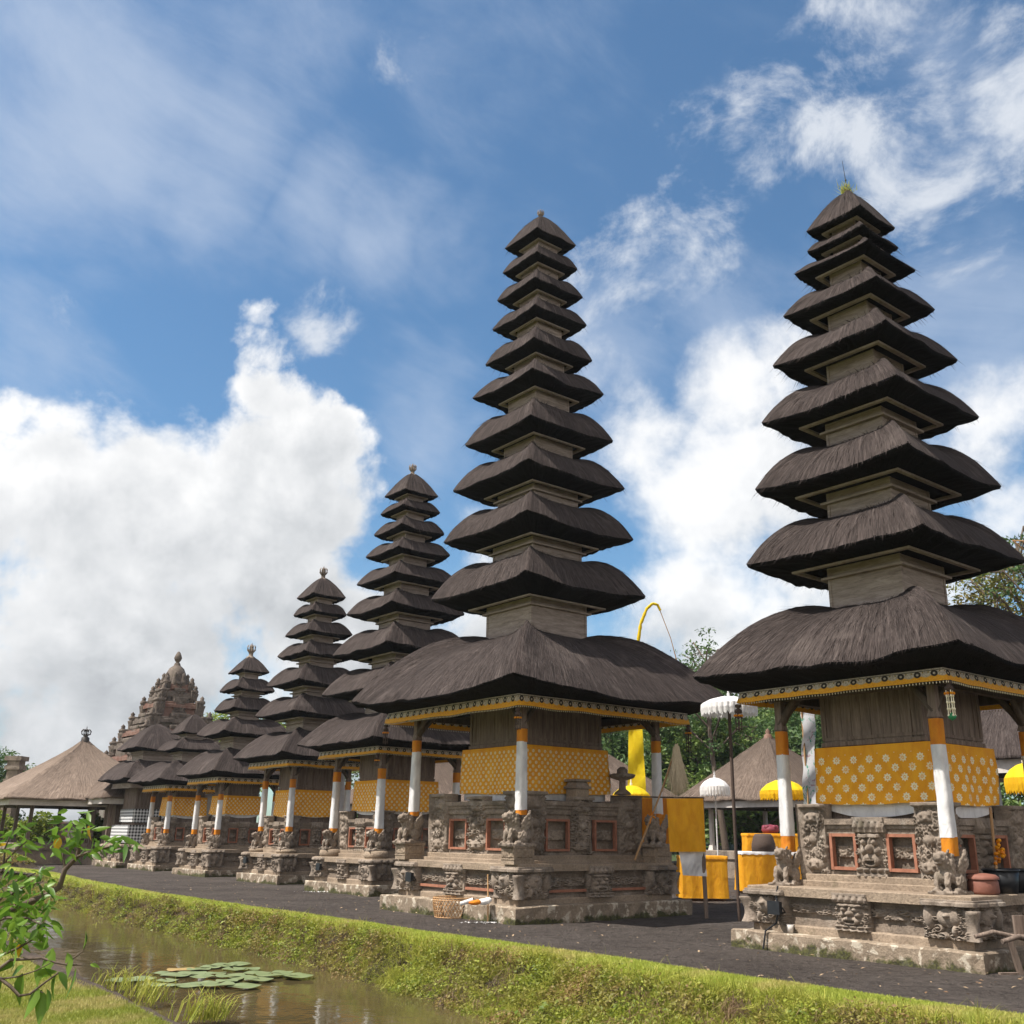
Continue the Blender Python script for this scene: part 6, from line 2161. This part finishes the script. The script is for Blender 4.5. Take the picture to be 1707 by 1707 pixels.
# ferns and arching tufts on the bank
r = np.random.default_rng(17)
mb = MB()
for px, py, k in ((120, 1480, 9), (225, 1480, 10), (310, 1490, 8), (385, 1490, 7), (160, 1500, 9), (270, 1520, 8), (700, 1600, 16), (655, 1620, 12), (860, 1610, 10), (830, 1665, 12), (470, 1560, 8), (950, 1650, 9), (1090, 1660, 9), (1200, 1650, 7), (1400, 1690, 8), (560, 1590, 8)):
    f = on_ground(px, py + 10, -0.12)
    fu_, fv_ = np.array(f[:2] @ EU), np.array(f[:2] @ EV)
    fv_ = np.maximum(fv_, v_edge(fu_) + 0.80)
    f = np.array([*(float(fu_) * EU + float(fv_) * EV), float(z_bank(fu_, fv_))])
    N = k * 4
    base = np.tile(f, (N, 1)) + r.normal(size=(N, 3)) * np.array([0.05, 0.05, 0.02])
    az = r.random(N) * 6.283
    d = np.stack([np.cos(az) * 0.5, np.sin(az) * 0.5, np.full(N, 1.0)], -1) + ev3 * 0.2
    sc = np.linalg.norm(f[:2]) / 22
    strips(mb, base, d, np.stack([-np.sin(az), np.cos(az), 0 * az], -1), (0.28 + 0.3 * r.random(N)) * min(max(sc, 0.55), 1.15), 0.010 + 0.012 * r.random(N), np.stack([np.cos(az), np.sin(az), np.full(N, -0.9)], -1) * 1.1, r)
tag(mb.build('arching_grass', M_BLADE), 'taller arching grass tufts standing out of the far bank', 'grass', kind='stuff')
mb = MB()
for px, py, k in ((600 * .2929, 1350 + 1010 * .2929, 8), (780 * .2929, 1350 + 1060 * .2929, 16), (860 * .2929, 1350 + 1100 * .2929, 16), (1120 * .2929, 1350 + 1200 * .2929, 18), (1200 * .2929, 1350 + 1190 * .2929, 22), (60 * .2929, 1350 + 760 * .2929, 10), (700 * .2929, 1350 + 1020 * .2929, 10)):
    f = on_ground(px, py, -0.5)
    N = k * 4
    base = np.tile(f, (N, 1)) + r.normal(size=(N, 3)) * np.array([0.12, 0.12, 0.0])
    az = r.random(N) * 6.283
    d = np.stack([np.cos(az) * 0.4 + 0.25, np.sin(az) * 0.4, np.full(N, 1.0)], -1)
    strips(mb, base, d, np.stack([-np.sin(az), np.cos(az), 0 * az], -1), 0.22 + 0.28 * r.random(N), 0.008 + 0.008 * r.random(N), np.stack([np.cos(az) + 0.4, np.sin(az), np.full(N, -0.5)], -1), r)
tag(mb.build('water_grass', M_BLADE), 'bright grass growing from the water beside the stone kerb', 'grass', kind='stuff')
# turf of the verge and of the near lawn
r = np.random.default_rng(5)
N = 110000
a = r.random(N)
u = 1.0 / ((1 - a) / 8.5 + a / 50.0) - 4
v = v_edge(u) - 0.05 + 0.84 * r.random(N) ** 0.9
P3 = np.concatenate([UVXY(u, v), (z_bank(u, np.maximum(v, v_edge(u))) + 0.01)[:, None]], -1)
L = 0.022 + 0.028 * r.random(N)
mb = MB(); blade(mb, P3, np.array([[0, 0, 1.0]]) + r.normal(size=(N, 3)) * 0.45, r.normal(size=(N, 3)) * np.array([1, 1, 0]), L, 0.006 + 0.005 * r.random(N), r)
tag(mb.build('verge_grass', M_TURFBL), 'bright mown grass along the edge of the gravel', 'grass', kind='stuff')
N = 90000
Pn = []
cand = np.stack([r.random(N) * 420 - 20, 1560 + 165 * r.random(N) ** 0.8], -1)
dr = np.array([ray(px, py) for px, py in cand])
tz = (LAWN_Z - H_EYE) / dr[:, 2]
P3 = np.array([0, 0, H_EYE]) + dr * tz[:, None]
uu, vv = P3[:, :2] @ EU, P3[:, :2] @ EV
# spread in world space over the same stretch of lawn
ok = vv > v_kerb(uu) + 0.06
P3 = P3[ok]; N = len(P3)
P3[:, 2] = LAWN_Z + 0.03 * noise3(np.stack([uu[ok], vv[ok], 0 * uu[ok]], -1), 0.5, 5, 2)
mb = MB(); blade(mb, P3, np.array([[0, 0, 1.0]]) + r.normal(size=(N, 3)) * 0.55, r.normal(size=(N, 3)) * np.array([1, 1, 0]), 0.025 + 0.03 * r.random(N), 0.005 + 0.004 * r.random(N), r)
tag(mb.build('lawn_grass', M_LAWNBL), 'short sunlit grass of the near lawn beside the kerb', 'grass', kind='stuff')

# ------------------------------------------------------------------ shrub in the left foreground
sh = thing('leafy_shrub', 'green shrub with drooping pointed leaves reaching in at the left foreground', 'shrub', (-3.4, 4.6, LAWN_Z))
OFF = np.array([-3.4, 4.6, LAWN_Z])
D0 = 4.5
r = np.random.default_rng(42)


def bp(px, py, d=D0):
    return at(px, py, d) - OFF


wood = MB()
root_ = np.array([0, 0, 0.0])
main = [root_, np.array([0.05, 0.0, 0.5]), np.array([0.25, -0.02, 0.95]), bp(-110, 1590), bp(-40, 1548), bp(29, 1512), bp(70, 1496), bp(99, 1479), bp(108, 1450), bp(129, 1428), bp(134, 1400), bp(140, 1375)]
wood.tube(main, [0.05, 0.045, 0.035, 0.024, 0.02, 0.016, 0.013, 0.012, 0.011, 0.009, 0.007, 0.004], 7)
brs = [
    ([bp(129, 1428), bp(146, 1421, 4.4), bp(164, 1416, 4.35), bp(185, 1411, 4.35), bp(200, 1404, 4.35)], 0.006),
    ([bp(108, 1446), bp(105, 1430), bp(104, 1416), bp(96, 1398, 4.6)], 0.006),
    ([bp(-110, 1590), bp(-20, 1606, 4.3), bp(3, 1592, 4.3), bp(29, 1581, 4.3), bp(53, 1567, 4.3), bp(63, 1553, 4.3)], 0.008),
    ([bp(-110, 1590), bp(-20, 1640, 4.2), bp(0, 1614, 4.2), bp(18, 1600, 4.2), bp(44, 1599, 4.2), bp(70, 1597, 4.2), bp(94, 1605, 4.2), bp(118, 1609, 4.2), bp(138, 1608, 4.2)], 0.008),
    ([bp(112, 1606, 4.2), bp(126, 1595, 4.2), bp(138, 1586, 4.2), bp(143, 1574, 4.2)], 0.004),
    ([bp(-60, 1640, 4.1), bp(0, 1631, 4.1), bp(18, 1645, 4.1), bp(32, 1660, 4.1), bp(50, 1657, 4.1), bp(76, 1637, 4.1), bp(97, 1622, 4.1)], 0.008),
    ([bp(50, 1657, 4.1), bp(62, 1650, 4.1), bp(72, 1655, 4.1)], 0.004),
    ([bp(0, 1632, 4.1), bp(30, 1628, 4.1), bp(60, 1618, 4.1), bp(85, 1605, 4.1)], 0.004),
    ([bp(-110, 1590), bp(-60, 1500, 4.7), bp(5, 1450, 4.8), bp(12, 1432, 4.8), bp(30, 1415, 4.8), bp(45, 1402, 4.8)], 0.007),
    ([bp(5, 1450, 4.8), bp(8, 1415, 4.8), bp(16, 1395, 4.8)], 0.006),
    ([bp(29, 1512), bp(20, 1490, 4.45), bp(40, 1478, 4.4), bp(70, 1470, 4.4)], 0.006),
    ([bp(-40, 1548), bp(10, 1530, 4.35), bp(45, 1530, 4.3), bp(75, 1545, 4.3)], 0.007),
    ([bp(-40, 1548), bp(0, 1500, 4.5), bp(25, 1470, 4.5), bp(60, 1455, 4.5)], 0.006),
]
for path, rad in brs:
    wood.tube(path, np.linspace(rad, rad * 0.4, len(path)), 6)
wood.build('stems', M_BARK, sh)


def leaf(mb, p, d, L, w, r):
    """pointed leaf folded along its rib, drooping along d"""
    d = d / np.linalg.norm(d)
    s = np.cross(d, r.normal(size=3)); s /= np.linalg.norm(s) + 1e-9
    n = np.cross(s, d)
    ts = np.array([0, 0.14, 0.35, 0.6, 0.82, 1.0])
    ws = np.array([0.02, 0.62, 1.0, 0.78, 0.38, 0.0]) * w / 2
    curl = -0.18 * L * ts ** 2
    c = p + d * (ts * L)[:, None] + n * curl[:, None] + np.array([0, 0, -0.06 * L]) * (ts ** 2)[:, None]
    lf = c + s * ws[:, None] + n * (ws * 0.35)[:, None]
    rg = c - s * ws[:, None] + n * (ws * 0.35)[:, None]
    mb.grid(np.stack([lf, c, rg], 1), None)


lm, ly = MB(), MB()
clusters = [  # px, py, spread, number, length, depth, droop
    (132, 1380, 26, 26, 0.125, 4.5, 0.5), (112, 1400, 24, 20, 0.12, 4.55, 0.6), (150, 1400, 20, 14, 0.115, 4.45, 0.6), (95, 1412, 18, 10, 0.13, 4.5, 0.9), (140, 1425, 14, 8, 0.11, 4.5, 0.8), (122, 1362, 12, 8, 0.12, 4.5, 0.3),
    (202, 1402, 16, 9, 0.135, 4.35, 1.0), (222, 1408, 12, 7, 0.135, 4.35, 1.1), (178, 1412, 8, 5, 0.12, 4.4, 1.0),
    (22, 1385, 24, 16, 0.12, 4.8, 0.5), (48, 1400, 18, 12, 0.12, 4.8, 0.7), (8, 1410, 20, 12, 0.11, 4.8, 0.6),
    (25, 1478, 32, 38, 0.125, 4.45, 0.6), (62, 1470, 26, 28, 0.12, 4.4, 0.6), (10, 1520, 30, 34, 0.13, 4.4, 0.8), (50, 1520, 26, 26, 0.12, 4.35, 0.8), (72, 1540, 16, 16, 0.12, 4.3, 1.0), (20, 1550, 24, 20, 0.14, 4.3, 1.0), (80, 1500, 14, 12, 0.11, 4.35, 0.8),
    (35, 1570, 14, 8, 0.14, 4.3, 1.1),
]
for px, py, sp_, n, L, dep, dr_ in clusters:
    for k in range(int(n * (0.75 if py < 1432 and px > 80 else 1.0))):
        q = r.normal(size=2) * sp_ * 0.6
        p = bp(px + q[0], py + q[1], dep + r.normal() * 0.10)
        d = np.array([r.normal() + q[0] / sp_ * 0.9, r.normal() * 0.8, r.normal() * 0.45 - dr_ * 0.8])
        leaf(ly if r.random() < 0.012 else lm, p, d, 0.50 * L * (0.6 + 0.8 * r.random()), 0.50 * L * 0.38 * (0.8 + 0.4 * r.random()), r)
for px, py, dx, dz, L, dep in ((126, 1612, 0.0, -1, 0.14, 4.2), (112, 1588, 0.35, -1, 0.11, 4.2), (88, 1580, -0.2, -1, 0.15, 4.2), (82, 1578, -1, 0.1, 0.09, 4.2), (138, 1582, 0.2, 0.9, 0.09, 4.2), (38, 1622, -0.1, -1, 0.14, 4.1), (62, 1642, -0.1, -1, 0.14, 4.1), (70, 1652, 0.1, -1, 0.14, 4.1),
                               (78, 1648, 0.4, -1, 0.10, 4.1), (94, 1624, -0.1, -1, 0.11, 4.1), (98, 1620, 0.5, -0.6, 0.09, 4.1), (0, 1628, -0.2, -0.6, 0.12, 4.1), (62, 1608, 0.2, -1, 0.09, 4.1), (72, 1612, 0.6, -0.5, 0.09, 4.1), (40, 1610, -0.6, -0.4, 0.09, 4.1), (70, 1650, -0.5, -0.8, 0.09, 4.1), (24, 1604, -0.8, -0.4, 0.08, 4.2), (150, 1608, 0.7, -0.1, 0.05, 4.2), (142, 1574, 0.1, 1, 0.06, 4.2), (60, 1628, 0.5, 0.2, 0.10, 4.1)):
    leaf(lm, bp(px, py, dep), np.array([dx, -0.15 + 0.3 * r.random(), dz]), L * 0.8, L * 0.36, r)
leaf(ly, bp(98, 1395), np.array([0.1, -0.3, -1]), 0.07, 0.035, r); leaf(ly, bp(150, 1375), np.array([0.2, -0.3, -1]), 0.07, 0.04, r)
lm.build('leaves', M_SHRUB, sh)
ly.build('yellow_leaves', M_SHRUBY, sh)

# ------------------------------------------------------------------ the moist air between the yard and the wooded hill
mb = MB()
mb.box((0, 85, 11.5), (700, 330, 26))
hz = bpy.data.materials.new('moist_air')
hz.use_nodes = True
g = G(hz.node_tree)
vp = g.n('ShaderNodeVolumePrincipled')
vp.inputs['Color'].default_value = (0.86, 0.93, 1.0, 1)
vp.inputs['Density'].default_value = 0.00025
vp.inputs['Anisotropy'].default_value = 0.2
ho = g.n('ShaderNodeOutputMaterial')
g.set(ho.inputs['Volume'], vp.outputs[0])
mb.build('haze', hz, kind='stuff', label='thin bluish haze in front of the wooded hill', cat='haze')
